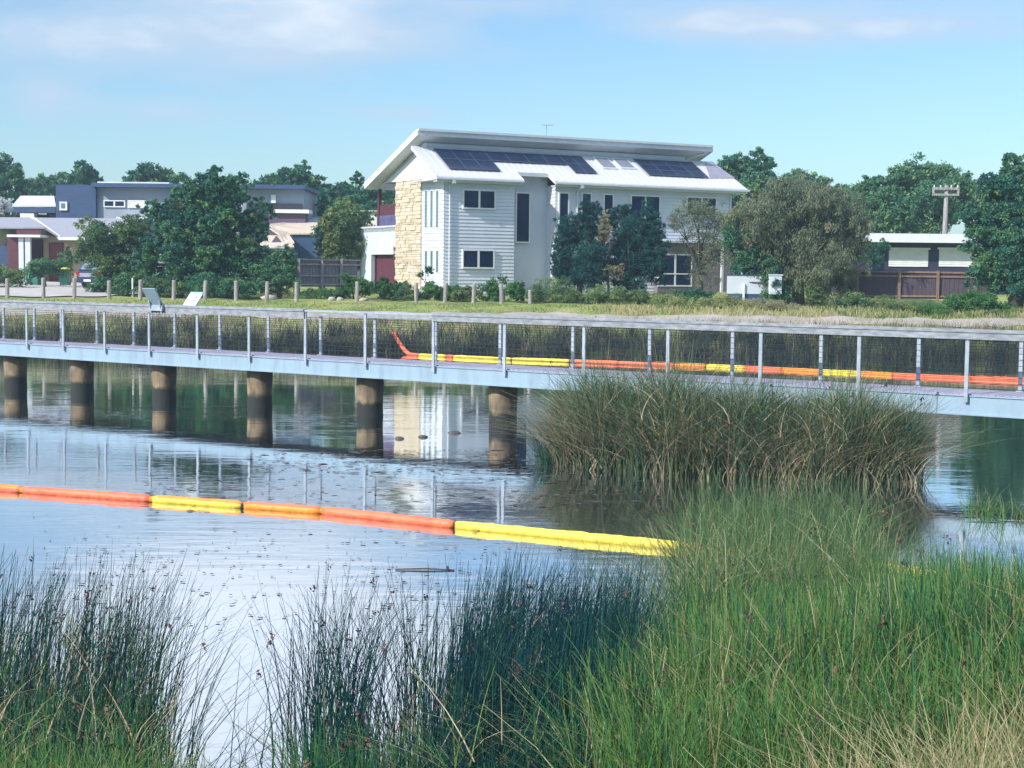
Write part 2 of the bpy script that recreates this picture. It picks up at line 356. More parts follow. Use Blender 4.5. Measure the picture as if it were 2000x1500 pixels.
M['grass'] = leafmat('bank_grass_blades', [(0, (.08, .17, .05)), (.4, (.24, .33, .10)), (.7, (.44, .43, .20)), (1, (.62, .50, .34))], .35)
M['sedge'] = leafmat('dark_sedge_blades', [(0, (.012, .03, .045)), (.45, (.05, .07, .05)), (.75, (.18, .17, .10)), (1, (.38, .30, .25))], .2)
M['reedi'] = leafmat('island_reed_stems', [(0, (.008, .04, .045)), (.35, (.045, .115, .07)), (.6, (.14, .19, .09)), (.8, (.29, .25, .15)), (1, (.55, .46, .33))], .15, .5)
M['reedo'] = leafmat('olive_rush_stems', [(0, (.01, .05, .045)), (.35, (.05, .14, .06)), (.6, (.12, .21, .08)), (.8, (.24, .25, .12)), (1, (.50, .42, .28))], .15, .5)

# ------------------------------------------------------------------ ground, water, drive
def axis(parts):
    out = []
    for a, b, n in parts: out += list(np.linspace(a, b, n, endpoint=False))
    out.append(parts[-1][1]); return np.array(out)
xs = axis([(-3000, -300, 6), (-300, -60, 12), (-60, 60, 160), (60, 300, 12), (300, 3000, 6)])
ys = axis([(-400, 0, 8), (0, 20, 50), (20, 64, 12), (64, 96, 80), (96, 150, 18), (150, 4500, 10)])
XX, YY = np.meshgrid(xs, ys); ZZ = G(XX, YY) + np.where((YY > 73) & (YY < 150), .05 * np.sin(XX * 1.7) * np.sin(YY * 1.3), 0)
V = np.stack([XX.ravel(), YY.ravel(), ZZ.ravel()], 1); nx = len(xs); ny = len(ys)
I = (np.arange(ny - 1)[:, None] * nx + np.arange(nx - 1)[None]).ravel()
o = np_mesh('ground', V, np.stack([I, I + 1, I + nx + 1, I + nx], 1), M['ground']); tag(o, kind='structure')
o.data.polygons.foreach_set('use_smooth', [True] * len(o.data.polygons))
w = MB(); w.add([(-3000, 2, 0), (3000, 2, 0), (3000, 72.5, 0), (-3000, 72.5, 0)], [(0, 1, 2, 3)]).build('water', M['water'])
tag(bpy.data.objects['water'], kind='structure')
# gravel drive on the left, following the slope
gx = np.linspace(-60, -19.5, 41); gy = np.linspace(80.4, 101, 42)
dv = []; df_ = []
for j, y in enumerate(gy):
    for i, x in enumerate(gx):
        edge = -22.6 + 2.2 * math.sin((y - 80) * .25)
        xx = min(x, edge) if i == len(gx) - 1 else -60 + (edge + 60) * i / (len(gx) - 1)
        zz = float(G(xx, y)) + .05 * math.sin(xx * 1.7) * math.sin(y * 1.3) + .06
        dv.append((xx, y, zz))
for j in range(len(gy) - 1):
    for i in range(len(gx) - 1):
        a = j * len(gx) + i; df_.append((a, a + 1, a + 1 + len(gx), a + len(gx)))
tag(MB().add(dv, df_).build('driveway', M['gravel']), kind='structure')

# worn gravel path along the top of the far bank
pv_ = []; pf_ = []; pxs_ = np.linspace(-60, 60, 161)
for i, x in enumerate(pxs_):
    y0 = float(far_shore(x)) + 3.7 + .25 * math.sin(x * .8) + .12 * math.sin(x * 2.9); y1 = y0 + 1.9 + .25 * math.sin(x * .47 + 2) + .12 * math.sin(x * 3.3)
    for j in range(7):
        y = y0 + (y1 - y0) * j / 6; lift = .012 if j in (0, 6) else .055
        pv_.append((x, y, float(G(x, y)) + (.05 * math.sin(x * 1.7) * math.sin(y * 1.3) if y > 73 else 0) + lift))
for i in range(160):
    for j in range(6): a = i * 7 + j; pf_.append((a, a + 7, a + 8, a + 1))
tag(MB().add(pv_, pf_).build('path', mat('worn_path', (.40, .36, .35), (.30, .28, .24), .9, .95, .5, 14)), kind='structure')

# ------------------------------------------------------------------ foliage
def leaves(centres, radii, n_clumps, per, size, aspect=2.0, droop=0.0, shell=.55, spread=.16, low=0.0):
    """leaf-sized quads in clumps spread through ellipsoidal lobes"""
    centres = np.array(centres, float); radii = np.array(radii, float)
    wts = (radii[:, 0] * radii[:, 2]); wts = wts / wts.sum()
    which = RNG.choice(len(centres), n_clumps, p=wts)
    # every lobe carries bosses of foliage on its shell; clumps sit on the bosses, so crowns stay lumpy and broken
    nb = 12; bd = RNG.normal(size=(len(centres), nb, 3)); bd /= np.linalg.norm(bd, axis=2)[:, :, None]
    bc = centres[:, None] + bd * radii[:, None] * (shell + (1 - shell) * .75 + .12 * RNG.normal(size=(len(centres), nb, 1)))
    br = radii[:, None] * (.34 + .22 * RNG.random((len(centres), nb, 1)))
    bi = RNG.integers(0, nb, n_clumps)
    d = RNG.normal(size=(n_clumps, 3)); d[:, 2] += .35; d /= np.linalg.norm(d, axis=1)[:, None]
    rr = .55 + .5 * RNG.random(n_clumps) ** .6
    cc = bc[which, bi] + d * br[which, bi] * rr[:, None]
    inner = RNG.random(n_clumps) < .33
    cc = np.where(inner[:, None], centres[which] + d * radii[which] * (.95 * RNG.random((n_clumps, 1)) ** .5), cc)
    R = radii[which].mean(1) * .62
    pts = np.repeat(cc, per, 0) + RNG.normal(size=(n_clumps * per, 3)) * (np.repeat(R, per) * spread)[:, None] * np.array([1, 1, .75 + droop])
    n = len(pts)
    a = RNG.normal(size=(n, 3)); a[:, 2] -= droop * 3; a /= np.linalg.norm(a, axis=1)[:, None]
    b = RNG.normal(size=(n, 3)); b = np.cross(a, b); b /= np.linalg.norm(b, axis=1)[:, None]
    sz = size * (.6 + .8 * RNG.random(n)); A = a * (sz * .5)[:, None]; B = b * (sz * .5 / aspect)[:, None]
    V = np.stack([pts - A, pts + B * .9 - A * .1, pts + A, pts - B * .9 - A * .1], 1).reshape(-1, 3)
    Q = np.arange(4 * n).reshape(n, 4)
    bt = RNG.random((len(centres), nb)) * .5; ct = RNG.random(n_clumps) * .25 + .08 + bt[which, bi]
    t = np.clip(np.repeat(ct, per) + RNG.normal(size=n) * .14, 0, 1)
    return V, Q, np.repeat(t, 4)
def tree(name, label, cat, D, base_px, lobes, lm, clumps, per, size, tr=.18, aspect=2.0, droop=0, shell=.5, spread=.17, group=None,
         depth=.85, bark='bark', limbs=5, tshift=0.0, basez=None):
    base = PGr(base_px, D); 
    if basez is not None: base.z = basez
    root = empty(name, base, label, cat, group)
    s = F / D; cs = []; rs = []
    for (px, py, rx, ry) in lobes:
        c = P(px, py, D + (RNG.random() - .5) * rx / s * .8) - base
        cs.append(tuple(c)); rs.append((rx / s, rx / s * depth, ry / s))
    V, Q, t = leaves(cs, rs, int(clumps * 1.6), int(per * 1.35), size * .70, aspect, droop, shell, spread)
    V[:, 2] = np.maximum(V[:, 2], .03 + .05 * RNG.random(len(V)))
    np_mesh('crown', V, Q, lm, np.clip(t + tshift, 0, 1), root)
    tb = MB(); mid = Vector(cs[0]); top = max(c[2] for c in cs)
    fork = Vector((mid.x * .4, mid.y * .4, max(.25, top * .35)))
    tb.tube([(0, 0, -.25), (mid.x * .15, mid.y * .15, fork.z * .5), fork], [tr * 1.25, tr, tr * .85], 8)
    for k in range(min(limbs, len(cs)) if len(cs) > 1 else 1):
        c = Vector(cs[k]); mdl = fork.lerp(c, .5) + Vector((random.uniform(-.2, .2), random.uniform(-.2, .2), .1))
        tb.tube([fork, mdl, c + Vector((0, 0, rs[k][2] * .3))], [tr * .65, tr * .4, tr * .12], 6)
    for k in range(limbs * 2):
        c = Vector(random.choice(cs)); r_ = rs[0]
        e = c + Vector((random.uniform(-.8, .8) * r_[0], random.uniform(-.6, .6) * r_[1], random.uniform(-.2, .8) * r_[2]))
        e.z = max(e.z, .3)
        tb.tube([fork.lerp(c, .6), c.lerp(e, .5), e], [tr * .25, tr * .15, tr * .05], 5)
    tb.build('trunk', M[bark], root, True)
    return root

# ---- distant and garden trees
BG = 'trees along the skyline behind the houses'
tree('skyline_tree', 'dark gum tree at the left frame edge above the white flowering tree', 'tree', 150, 20, [(10, 350, 40, 34), (-30, 345, 40, 40), (35, 365, 28, 20), (5, 400, 40, 40), (60, 385, 25, 25)], M['leafdark'], 260, 26, .55, .3, group=BG)
tree('skyline_tree', 'low dark trees between the white roof and the navy upper storey', 'tree', 170, 95, [(75, 372, 30, 24), (110, 362, 30, 20), (135, 368, 26, 22), (60, 400, 30, 25), (100, 395, 40, 28)], M['leafgreen'], 260, 26, .6, .3, group=BG)
tree('skyline_tree', 'round topped tree rising behind the navy box storey', 'tree', 150, 165, [(163, 352, 24, 24), (178, 345, 16, 18), (155, 380, 30, 30), (185, 380, 25, 30)], M['leafdark'], 220, 26, .5, .3, group=BG)
tree('skyline_tree', 'broad tree showing over the flat roof beside the big dark tree', 'tree', 150, 300, [(300, 350, 34, 26), (270, 358, 30, 18), (330, 358, 30, 20), (300, 385, 60, 30), (250, 365, 14, 12)], M['leafdark'], 280, 26, .5, .3, group=BG)
tree('skyline_tree', 'spreading tree over the grey upper storey right of the big dark tree', 'tree', 140, 530, [(530, 365, 36, 18), (560, 352, 24, 18), (505, 372, 26, 14), (540, 390, 60, 26)], M['leafdark'], 260, 26, .5, .3, group=BG)
tree('skyline_tree', 'tall domed tree left of the thin gum beside the gable', 'tree', 138, 595, [(592, 350, 26, 26), (575, 365, 30, 24), (620, 372, 28, 22), (600, 400, 50, 44), (640, 400, 40, 36), (575, 430, 40, 40)], M['leafdark'], 460, 26, .48, .35, group=BG)
tree('skyline_tree', 'dark tree behind the balcony of the white house', 'tree', 125, 700, [(680, 385, 36, 24), (720, 395, 34, 30), (750, 400, 40, 34), (650, 400, 30, 28), (700, 430, 60, 50), (760, 450, 40, 60)], M['leafdark'], 560, 26, .42, .3, group=BG)
tree('gum_tree', 'thin open crowned gum standing just left of the white gable', 'tree', 130, 692, [(672, 362, 9, 12), (697, 348, 12, 14), (705, 360, 8, 12), (682, 375, 14, 12), (690, 385, 20, 14)], M['leafdark'], 70, 22, .36, .16, bark='pbark', group=BG)
tree('skyline_tree', 'open crowned gum behind the right end of the white house', 'tree', 125, 1465, [(1432, 320, 30, 18), (1485, 322, 24, 26), (1455, 335, 30, 20), (1412, 330, 16, 12), (1450, 370, 60, 34), (1500, 365, 24, 26), (1430, 400, 40, 34)], M['leafdark'], 430, 24, .42, .3, bark='pbark', group=BG)
tree('skyline_tree', 'low tree line peeping over the weeping grey brown tree', 'tree', 150, 1580, [(1550, 352, 40, 14), (1595, 362, 36, 16), (1640, 372, 20, 10), (1580, 390, 80, 26)], M['leafgreen'], 300, 26, .5, .3, group=BG)
tree('skyline_tree', 'big domed tree behind the timber power pole', 'tree', 120, 1790, [(1810, 350, 56, 34), (1765, 355, 40, 28), (1850, 365, 40, 26), (1725, 365, 30, 22), (1690, 375, 24, 26), (1720, 410, 60, 44), (1800, 410, 80, 50), (1880, 400, 50, 36)], M['leafgreen'], 900, 30, .38, .35, group=BG)
tree('skyline_tree', 'small grey crowned tree between the power pole and the dark right tree', 'tree', 135, 1910, [(1912, 365, 26, 12), (1895, 385, 30, 24), (1935, 380, 26, 26)], M['leafbrown'], 150, 26, .4, .25, group=BG)
tree('big_dark_tree', 'large dense dark green tree right of the driveway', 'tree', 83.5, 390,
     [(425, 365, 46, 28), (380, 380, 34, 24), (350, 400, 34, 26), (460, 385, 30, 26), (305, 412, 30, 20), (502, 412, 26, 22), (430, 420, 50, 30), (335, 450, 50, 30), (500, 450, 28, 26), (410, 465, 52, 32), (310, 490, 40, 32), (470, 490, 44, 34), (380, 510, 54, 34), (420, 500, 60, 40), (450, 450, 44, 34), (385, 430, 44, 34), (290, 525, 28, 30), (440, 530, 50, 30), (340, 545, 50, 24), (490, 535, 30, 24)],
     M['leafdark'], 1500, 34, .24, .35, shell=.6, spread=.13, limbs=8)
tree('garden_tree', 'olive green bushy tree beside the parked car', 'tree', 86.5, 235, [(205, 465, 46, 32), (255, 465, 42, 32), (180, 495, 28, 28), (230, 505, 50, 40), (275, 510, 30, 40), (240, 545, 50, 20)], M['leafolive'], 620, 30, .2, .2, shell=.55, spread=.14)
tree('garden_tree', 'dark green spreading shrub beside the left timber fence', 'shrub', 82.5, 545, [(545, 530, 28, 32), (520, 545, 26, 24), (562, 505, 14, 20), (548, 556, 28, 16)], M['leafgreen'], 420, 26, .18, .12)
tree('garden_tree', 'mixed green garden tree in front of the balcony with pale tips', 'tree', 97, 660, [(672, 435, 36, 34), (650, 460, 30, 36), (700, 460, 36, 36), (680, 495, 48, 30), (640, 490, 20, 24), (715, 425, 18, 16)], M['leafolive'], 460, 28, .22, .18)
tree('pale_shrub', 'pale yellow green broad leaved shrub by the sand tiled roof', 'shrub', 95, 632, [(634, 445, 12, 22), (650, 428, 10, 16), (642, 470, 14, 24)], M['leafpale'], 110, 18, .45, .08, aspect=2.6)
tree('slender_conifer', 'slim tree at the left fence post under the pale shrub', 'tree', 92, 625, [(622, 490, 9, 22), (625, 462, 7, 16), (622, 470, 5, 24)], M['leafpine'], 60, 20, .18, .09)
tree('flowering_tree', 'white flowering tree at the left frame edge below the dark gum', 'tree', 118, 0, [(8, 402, 16, 14), (-12, 398, 20, 16)], leafmat('white_blossom', [(0, (.3, .35, .36)), (.4, (.7, .72, .74)), (1, (.85, .82, .84))]), 90, 24, .22, .14, bark='pbark')
# casuarina pair in front of the house, the sparse brown one between them
tree('she_oak', 'left dark blue green she-oak close against the white house', 'tree', 82.3, 1130,
     [(1148, 415, 20, 24), (1120, 445, 32, 30), (1160, 455, 32, 34), (1110, 490, 30, 36), (1160, 505, 44, 40), (1105, 530, 30, 30), (1150, 545, 50, 24), (1095, 515, 22, 34)],
     M['leafpine'], 900, 34, .2, .14, aspect=4.0, droop=.15, shell=.45, spread=.13)
tree('she_oak', 'right dark blue green she-oak below the paired upper windows', 'tree', 82.3, 1245,
     [(1215, 425, 22, 22), (1268, 432, 24, 32), (1240, 455, 44, 32), (1225, 495, 44, 38), (1275, 490, 24, 40), (1240, 535, 50, 30), (1285, 530, 18, 30)],
     M['leafpine'], 900, 34, .2, .14, aspect=4.0, droop=.15, shell=.45, spread=.13)
tree('dying_shrub', 'thin brown dying shrub standing between the two she-oaks', 'shrub', 81.6, 1190, [(1183, 430, 12, 24), (1178, 455, 14, 18), (1200, 530, 18, 16)], M['leafbrown'], 70, 22, .16, .07, tshift=.35, aspect=3)
tree('bare_twig_tree', 'sparse grey brown twiggy tree at the right end of the white house', 'tree', 83.0, 1370,
     [(1362, 408, 38, 26), (1330, 440, 26, 30), (1385, 440, 34, 34), (1345, 485, 26, 36), (1390, 500, 26, 44), (1410, 430, 24, 24), (1375, 540, 34, 24)],
     M['leafbrown'], 420, 18, .15, .12, shell=.3, spread=.20, limbs=7, aspect=3)
tree('weeping_tree', 'large weeping grey brown tree beside the white house', 'tree', 81.5, 1560,
     [(1560, 405, 74, 46), (1500, 425, 60, 42), (1620, 425, 64, 48), (1665, 455, 34, 50), (1450, 435, 36, 28), (1560, 460, 110, 56), (1640, 505, 50, 50), (1540, 515, 70, 52), (1590, 550, 56, 38), (1480, 480, 50, 46), (1650, 540, 26, 36)],
     M['leafbrown'], 1700, 36, .26, .3, aspect=4.5, droop=.55, shell=.62, spread=.12, limbs=8)
tree('shade_shrub', 'dark green shrub in the shade under the weeping tree', 'shrub', 80.8, 1445, [(1440, 470, 26, 30), (1465, 510, 30, 26), (1500, 520, 30, 26), (1520, 560, 30, 26), (1480, 545, 14, 14)], M['leafdark'], 320, 24, .18, .1)
tree('right_dark_tree', 'large dark layered tree filling the right edge', 'tree', 79.5, 1985,
     [(1990, 340, 34, 38), (1955, 385, 44, 36), (2010, 400, 60, 50), (1920, 425, 42, 30), (1985, 450, 70, 40), (1925, 475, 46, 28), (1990, 510, 74, 44), (1940, 545, 40, 32), (2010, 565, 80, 26), (2080, 430, 70, 110), (1960, 360, 20, 16)],
     M['leafdark'], 1700, 34, .24, .35, shell=.55, spread=.13, limbs=8)
# shrubs and hedges in front of the house
HG = 'shrubs along the front of the white house'
def shrub(label, D, px, lobes, lm, clumps=190, per=26, size=.14, name='shrub', cat='shrub', **k):
    return tree(name, label, cat, D, px, lobes, M[lm], clumps, per, size, .05, limbs=3, **k)
shrub('clipped green hedge mound left of the garage wall', 82.5, 690, [(690, 558, 24, 16), (712, 562, 20, 14), (675, 566, 16, 12)], 'leafhedge', 420, name='hedge', cat='hedge', shell=.8, spread=.1, size=.1)
shrub('clipped dark green ball hedge below the garage door', 82.0, 758, [(752, 565, 24, 19), (775, 566, 18, 18)], 'leafhedge', 420, tshift=-.12, name='hedge', cat='hedge', shell=.85, spread=.08, size=.1)
shrub('low clipped hedge strip in front of the left timber fence', 82.2, 620, [(600, 574, 22, 8), (640, 574, 26, 8), (665, 574, 20, 9)], 'leafhedge', 160, name='hedge', cat='hedge', shell=.8, size=.1)
shrub('straggly grey green bush between the ball hedge and the stone wall', 80.9, 797, [(795, 572, 20, 20), (810, 578, 16, 14)], 'leafolive', 120, aspect=3)
shrub('bright green bush below the lower bay windows', 81.2, 858, [(850, 572, 24, 18), (880, 572, 22, 18)], 'leafhedge', 170)
shrub('low yellow green bush between two bollards under the bay', 80.9, 905, [(905, 580, 22, 14), (925, 574, 16, 16)], 'leafpale', 120, tshift=-.1)
shrub('spreading green bush below the tall narrow window', 81.0, 975, [(955, 572, 22, 20), (990, 574, 26, 20), (1010, 570, 14, 20)], 'leafhedge', 190)
shrub('round tufty green bush left of the she-oaks', 80.6, 1080, [(1080, 575, 40, 24), (1105, 580, 26, 18), (1050, 580, 20, 18)], 'leafolive', 260, aspect=3)
shrub('long grassy green bush beneath the left she-oak', 80.4, 1180, [(1165, 578, 30, 18), (1200, 580, 26, 18), (1150, 588, 26, 12)], 'leafolive', 200, tshift=.15, aspect=3)
shrub('yellow green bush beneath the right she-oak', 80.2, 1265, [(1250, 584, 26, 16), (1285, 586, 24, 15)], 'leafpale', 180, tshift=-.15, aspect=3)
shrub('grey green scrub below the paned corner window', 81.5, 1350, [(1330, 580, 26, 13), (1365, 580, 30, 13)], 'leafdark', 150)
shrub('light green young bush at the foot of the weeping tree', 78.0, 1590, [(1588, 580, 16, 20), (1600, 588, 14, 14)], 'leafpale', 120, tshift=-.15)
shrub('green bush in front of the right brown fence', 77.0, 1665, [(1670, 595, 26, 26), (1650, 608, 30, 18), (1690, 605, 16, 18)], 'leafolive', 220)
shrub('sprawling green bush at the right end of the bank', 76.5, 1885, [(1865, 596, 30, 16), (1905, 590, 40, 16), (1940, 600, 26, 14)], 'leafhedge', 260, tshift=.1)
shrub('straw coloured tussock mound below the white garden wall', 76.8, 1420, [(1400, 594, 36, 17), (1440, 598, 36, 16), (1370, 598, 26, 14)], 'leafpale', 240, aspect=4, tshift=.25, name='grass_tussock', cat='tussock')
shrub('dry brownish tussock mound below the utility cabinet', 76.4, 1500, [(1490, 600, 32, 17), (1530, 604, 30, 15)], 'leafbrown', 200, aspect=4, tshift=.3, name='grass_tussock', cat='tussock')
shrub('yellow green grassy mound at the left foot of the brown fence', 76.2, 1745, [(1730, 602, 36, 18), (1770, 606, 32, 15)], 'leafpale', 220, aspect=4, tshift=-.05, name='grass_tussock', cat='tussock')
shrub('green grassy mound between the fence posts and sprawling bush', 75.8, 1815, [(1805, 604, 32, 17), (1835, 610, 26, 14)], 'leafhedge', 180, aspect=4, tshift=.2, name='grass_tussock', cat='tussock')
shrub('low straw tussock between the she-oak and twiggy tree', 77.6, 1310, [(1300, 590, 30, 16), (1335, 596, 28, 14)], 'leafpale', 180, aspect=4, tshift=.2, name='grass_tussock', cat='tussock')
shrub('small dark fern clump on the right bank edge', 75.2, 1945, [(1940, 618, 14, 12), (1955, 624, 12, 10)], 'leafolive', 90, aspect=4, name='fern_clump', cat='plant')
shrub('small round leafed rose bush against the house base', 83.6, 835, [(836, 527, 10, 7), (820, 537, 6, 5)], 'leafdark', 40, per=18, size=.12, name='rose_bush')
shrub('tiny green plant at the bay wall right corner', 84.0, 985, [(985, 547, 8, 7), (975, 543, 4, 6)], 'leafgreen', 26, per=14, size=.12)
shrub('green shrub behind the two wheelie bins', 91, 90, [(85, 520, 26, 16), (115, 520, 22, 16), (70, 530, 14, 14)], 'leafgreen', 170)
shrub('light green climber beside the red garage window', 96, 137, [(137, 505, 10, 20), (132, 520, 9, 16)], 'leafolive', 70)
shrub('ochre and green bush at the far left beyond the drive', 90, 20, [(10, 540, 30, 18), (40, 545, 18, 16), (-20, 540, 30, 20)], 'leafolive', 200, tshift=.3)
shrub('low dark shrub on the right side of the drive under the car', 85, 190, [(185, 565, 20, 12), (205, 558, 18, 16)], 'leafdark', 110)
shrub('rounded dark shrub at the drive corner near the pale stake', 83, 245, [(245, 560, 24, 22), (228, 572, 16, 14)], 'leafgreen', 150)
shrub('brownish green hedge behind the slanted signs', 82, 310, [(295, 568, 30, 20), (330, 566, 28, 22), (355, 570, 20, 16)], 'leafolive', 230, tshift=-.1)
shrub('deep green undergrowth below the big dark tree', 81.5, 430, [(400, 560, 40, 20), (450, 562, 40, 18), (495, 565, 26, 14)], 'leafdark', 260)
shrub('purple grey bush beneath the right brown fence rail', 100, 1790, [(1790, 510, 14, 8), (1750, 512, 14, 7)], 'leafdark', 50, basez=3.6)
shrub('blue green shrub against the long dark shed', 95, 1710, [(1705, 500, 22, 22), (1725, 480, 12, 14)], 'leafdark', 110)

# ------------------------------------------------------------------ main house
TH = math.atan2(.47, .88)
HX, HY, HZ = -3.87, 86.0, 2.2
hr = empty('white_house', (HX, HY, HZ), 'large pale weatherboard house with skillion roof, stone wall and solar panels', 'house', rz=TH)
HM = Matrix.Translation((HX, HY, HZ)) @ Matrix.Rotation(TH, 4, 'Z'); HI = HM.inverted()
def lray(px, py):
    o = HI @ CAM; d = HI.to_3x3() @ ray(px, py); return o, d
def on_y(px, py, t): o, d = lray(px, py); k = (t - o.y) / d.y; p = o + d * k; return p.x, p.z
def on_x(px, py, a): o, d = lray(px, py); k = (a - o.x) / d.x; p = o + d * k; return p.y, p.z
EZ = on_y(930, 350, -.5)[1]          # gutter height
SX0, SX1 = -.1, 19.9
T1 = 2.8                             # clerestory wall plane
RZ = on_y(1100, 303, T1)[1]          # where lean-to meets clerestory
def roof_z(t): return EZ + (RZ - EZ) * (t + .5) / (T1 + .5)
SKT0 = 2.0
SKH = on_y(1100, 268, SKT0)[1] - .15
SKT1, SKL = on_x(714, 360, -.7); SKL -= .1
def sk_z(t): return SKH + (SKL - SKH) * (t - SKT0) / (SKT1 - SKT0)
print('house', EZ, RZ, SKH, SKL)
ep = .04
def boards_y(mb, x0, x1, z0, top, t, pitch=.2):     # weatherboards on a wall facing -y
    n = int(round((top - z0) / pitch)); 
    for k in range(n):
        a = z0 + k * pitch; b = min(a + pitch, top)
        mb.add([(x0, t - ep, a), (x1, t - ep, a), (x1, t - .004, b), (x0, t - .004, b), (x0, t, a), (x1, t, a)], [(0, 1, 2, 3), (0, 4, 5, 1)])
def boards_x(mb, y0f, y1f, z0, top, xx, pitch=.2):  # on a wall facing -x; y0f/y1f give extents at a height
    n = int(math.ceil((top - z0) / pitch))
    for k in range(n):
        a = z0 + k * pitch; b = min(a + pitch, top); ya, yb = y0f(b), y1f(b)
        if yb - ya < .05: continue
        mb.add([(xx - ep, ya, a), (xx - ep, yb, a), (xx - .004, yb, b), (xx - .004, ya, b), (xx, ya, a), (xx, yb, a)], [(0, 3, 2, 1), (0, 1, 5, 4)])
VX = on_y(1085, 450, 0)[0]; RXE = on_y(1427, 450, 0)[0]
SH = 1.0                                                     # recess depth
# core walls (plain masses behind the cladding)
wl = MB()
B1 = on_y(1004, 450, 0)[0]
zr = EZ - .12
wl.box(.01, B1, .0, 6.4, -.6, zr)                            # left bay
wl.box(B1, VX, SH, 6.4, -.6, roof_z(SH) - .06)                             # recess
wl.box(VX, RXE, .0, 6.4, -.6, zr)                            # right wing
wl.box(3.4, RXE, 6.41, 10.0, -.6, zr)
# clerestory wall + end gable masses
wl.slab([(.01, T1, zr), (RXE - 1.6, T1, zr), (RXE - 1.6, T1, sk_z(T1) - .3), (.01, T1, sk_z(T1) - .3)], (0, .2, 0))
wl.build('wall', M['render'], hr)
wb = MB()
boards_y(wb, .0, B1, -.2, zr, 0); boards_y(wb, VX, RXE, -.2, zr, 0)
boards_y(wb, .0, RXE - 1.6, RZ - .1, sk_z(T1) - .25, T1)
lean_t = lambda z: max(0.0, (z - EZ) / (RZ - EZ) * (T1 + .5) - .5 + .05)
t_st0 = on_x(825, 450, 0)[0]; t_st1 = on_x(775, 450, 0)[0]
ST_TOP = on_x(800, 352, 0)[1]
boards_x(wb, lean_t, lambda z: t_st0, -.2, EZ + 1.4, 0)
boards_x(wb, lambda z: 0, lambda z: SH, -.2, zr, VX)
wb.build('weatherboard', M['board'], hr)
# white gable infill above the stone (faces -x), following both roof slopes
g = MB(); tb_ = on_x(737, 361, 0)[0]
g.slab([(-.03, t_st0, ST_TOP), (-.03, tb_, ST_TOP), (-.03, tb_, sk_z(tb_) - .3), (-.03, T1 - .1, sk_z(T1 - .1) - .3), (-.03, T1 - .1, roof_z(T1 - .1) - .05), (-.03, t_st0, roof_z(t_st0) - .05)], (.2, 0, 0))
g.build('gable', M['gable'], hr)
# stone wall: courses of individual blocks
stn = MB(); rnd = random.Random(3); z = -.3
stm = [mat('cream_stone', (.64, .56, .44), (.56, .47, .35), 6, .9, .6), mat('honey_stone', (.56, .46, .32), (.48, .39, .27), 6, .9, .6), mat('pale_stone', (.68, .63, .53), (.60, .54, .46), 6, .9, .6)]
while z < ST_TOP - .02:
    h = min(rnd.choice([.1, .13, .17, .22]), ST_TOP - z); y = t_st0
    while y < t_st1 - .01:
        l_ = min(rnd.uniform(.22, .8), t_st1 - y); p = rnd.uniform(.05, .12)
        stn.box(-.02 - p, 0.0, y + .008, y + l_ - .008, z + .008, z + h - .008, rnd.choice([0, 0, 0, 1, 2])); y += l_
    z += h
stn.box(-.055, 0, t_st0, t_st1, -.3, ST_TOP - .01, 2)
stn.build('stone_wall', stm, hr)
# balcony and garage behind the stone
tg1 = on_x(703, 500, 0)[0]; bz = on_x(740, 445, 0)[1]
gm = MB(); tdo0 = on_x(772, 500, 0)[0]; dz1 = on_x(745, 497, 0)[1]
td0 = on_x(765, 500, .0)[0]; td1 = on_x(725, 500, .0)[0]
gm.box(0, .25, td1, tg1, -.6, bz); gm.box(0, .25, t_st1, td1, dz1, bz); gm.box(0, 3.3, tg1 - .25, tg1, -.6, bz - .003); gm.box(0, 3.3, t_st1, tg1, bz - .25, bz - .006)
gm.build('garage_wall', M['render'], hr)
MB().box(-.05, .3, t_st1 + .01, tg1 + .05, bz, bz + .1).build('parapet_cap', M['trim'], hr)
MB().box(.36, .44, t_st1 + .05, td1 + .1, -.5, dz1 + .05).build('garage_door', M['garage'], hr)
MB().box(-.0, .3, t_st1 + .03, t_st1 + .5, -.5, dz1 + .5).build('entry_pier', M['maroon'], hr)
bp_ = MB(); tbp = on_x(738, 400, 0)[0]
bp_.box(0.02, .2, tbp - .1, tbp + .12, bz + .1, ST_TOP); bp_.box(0.02, .2, t_st1, t_st1 + .2, bz + .1, ST_TOP); bp_.box(3.1, 3.3, tbp - .1, tbp + .12, bz + .1, ST_TOP)
bp_.box(0.02, 3.4, t_st1, tbp + .12, ST_TOP - .003, ST_TOP + .12)
bp_.build('balcony_post', M['maroon'], hr)
bu = MB(); zb0 = bz + .1; zb1 = on_x(750, 420, 0)[1]; zb2 = on_x(750, 399, 0)[1]
bu.box(.08, .12, t_st1 + .2, tbp - .1, zb1, zb2); bu.build('balcony_screen', M['maroon'], hr)
bu = MB(); bu.box(.05, .09, t_st1 + .2, tbp - .1, zb0, zb1 - .02); bu.build('balustrade', mat('violet_glass', (.09, .08, .20), (.13, .12, .26), 3, .2), hr)
def on_roof_(px, py):
    sl0 = Vector((0, T1 + .5, RZ - EZ)).normalized(); n_ = Vector((0, -sl0.z, sl0.y)); o, d = lray(px, py); p0 = Vector((0, -.5, EZ + .08)); k = (p0 - o).dot(n_) / d.dot(n_); p = o + d * k; return p.x, p.y
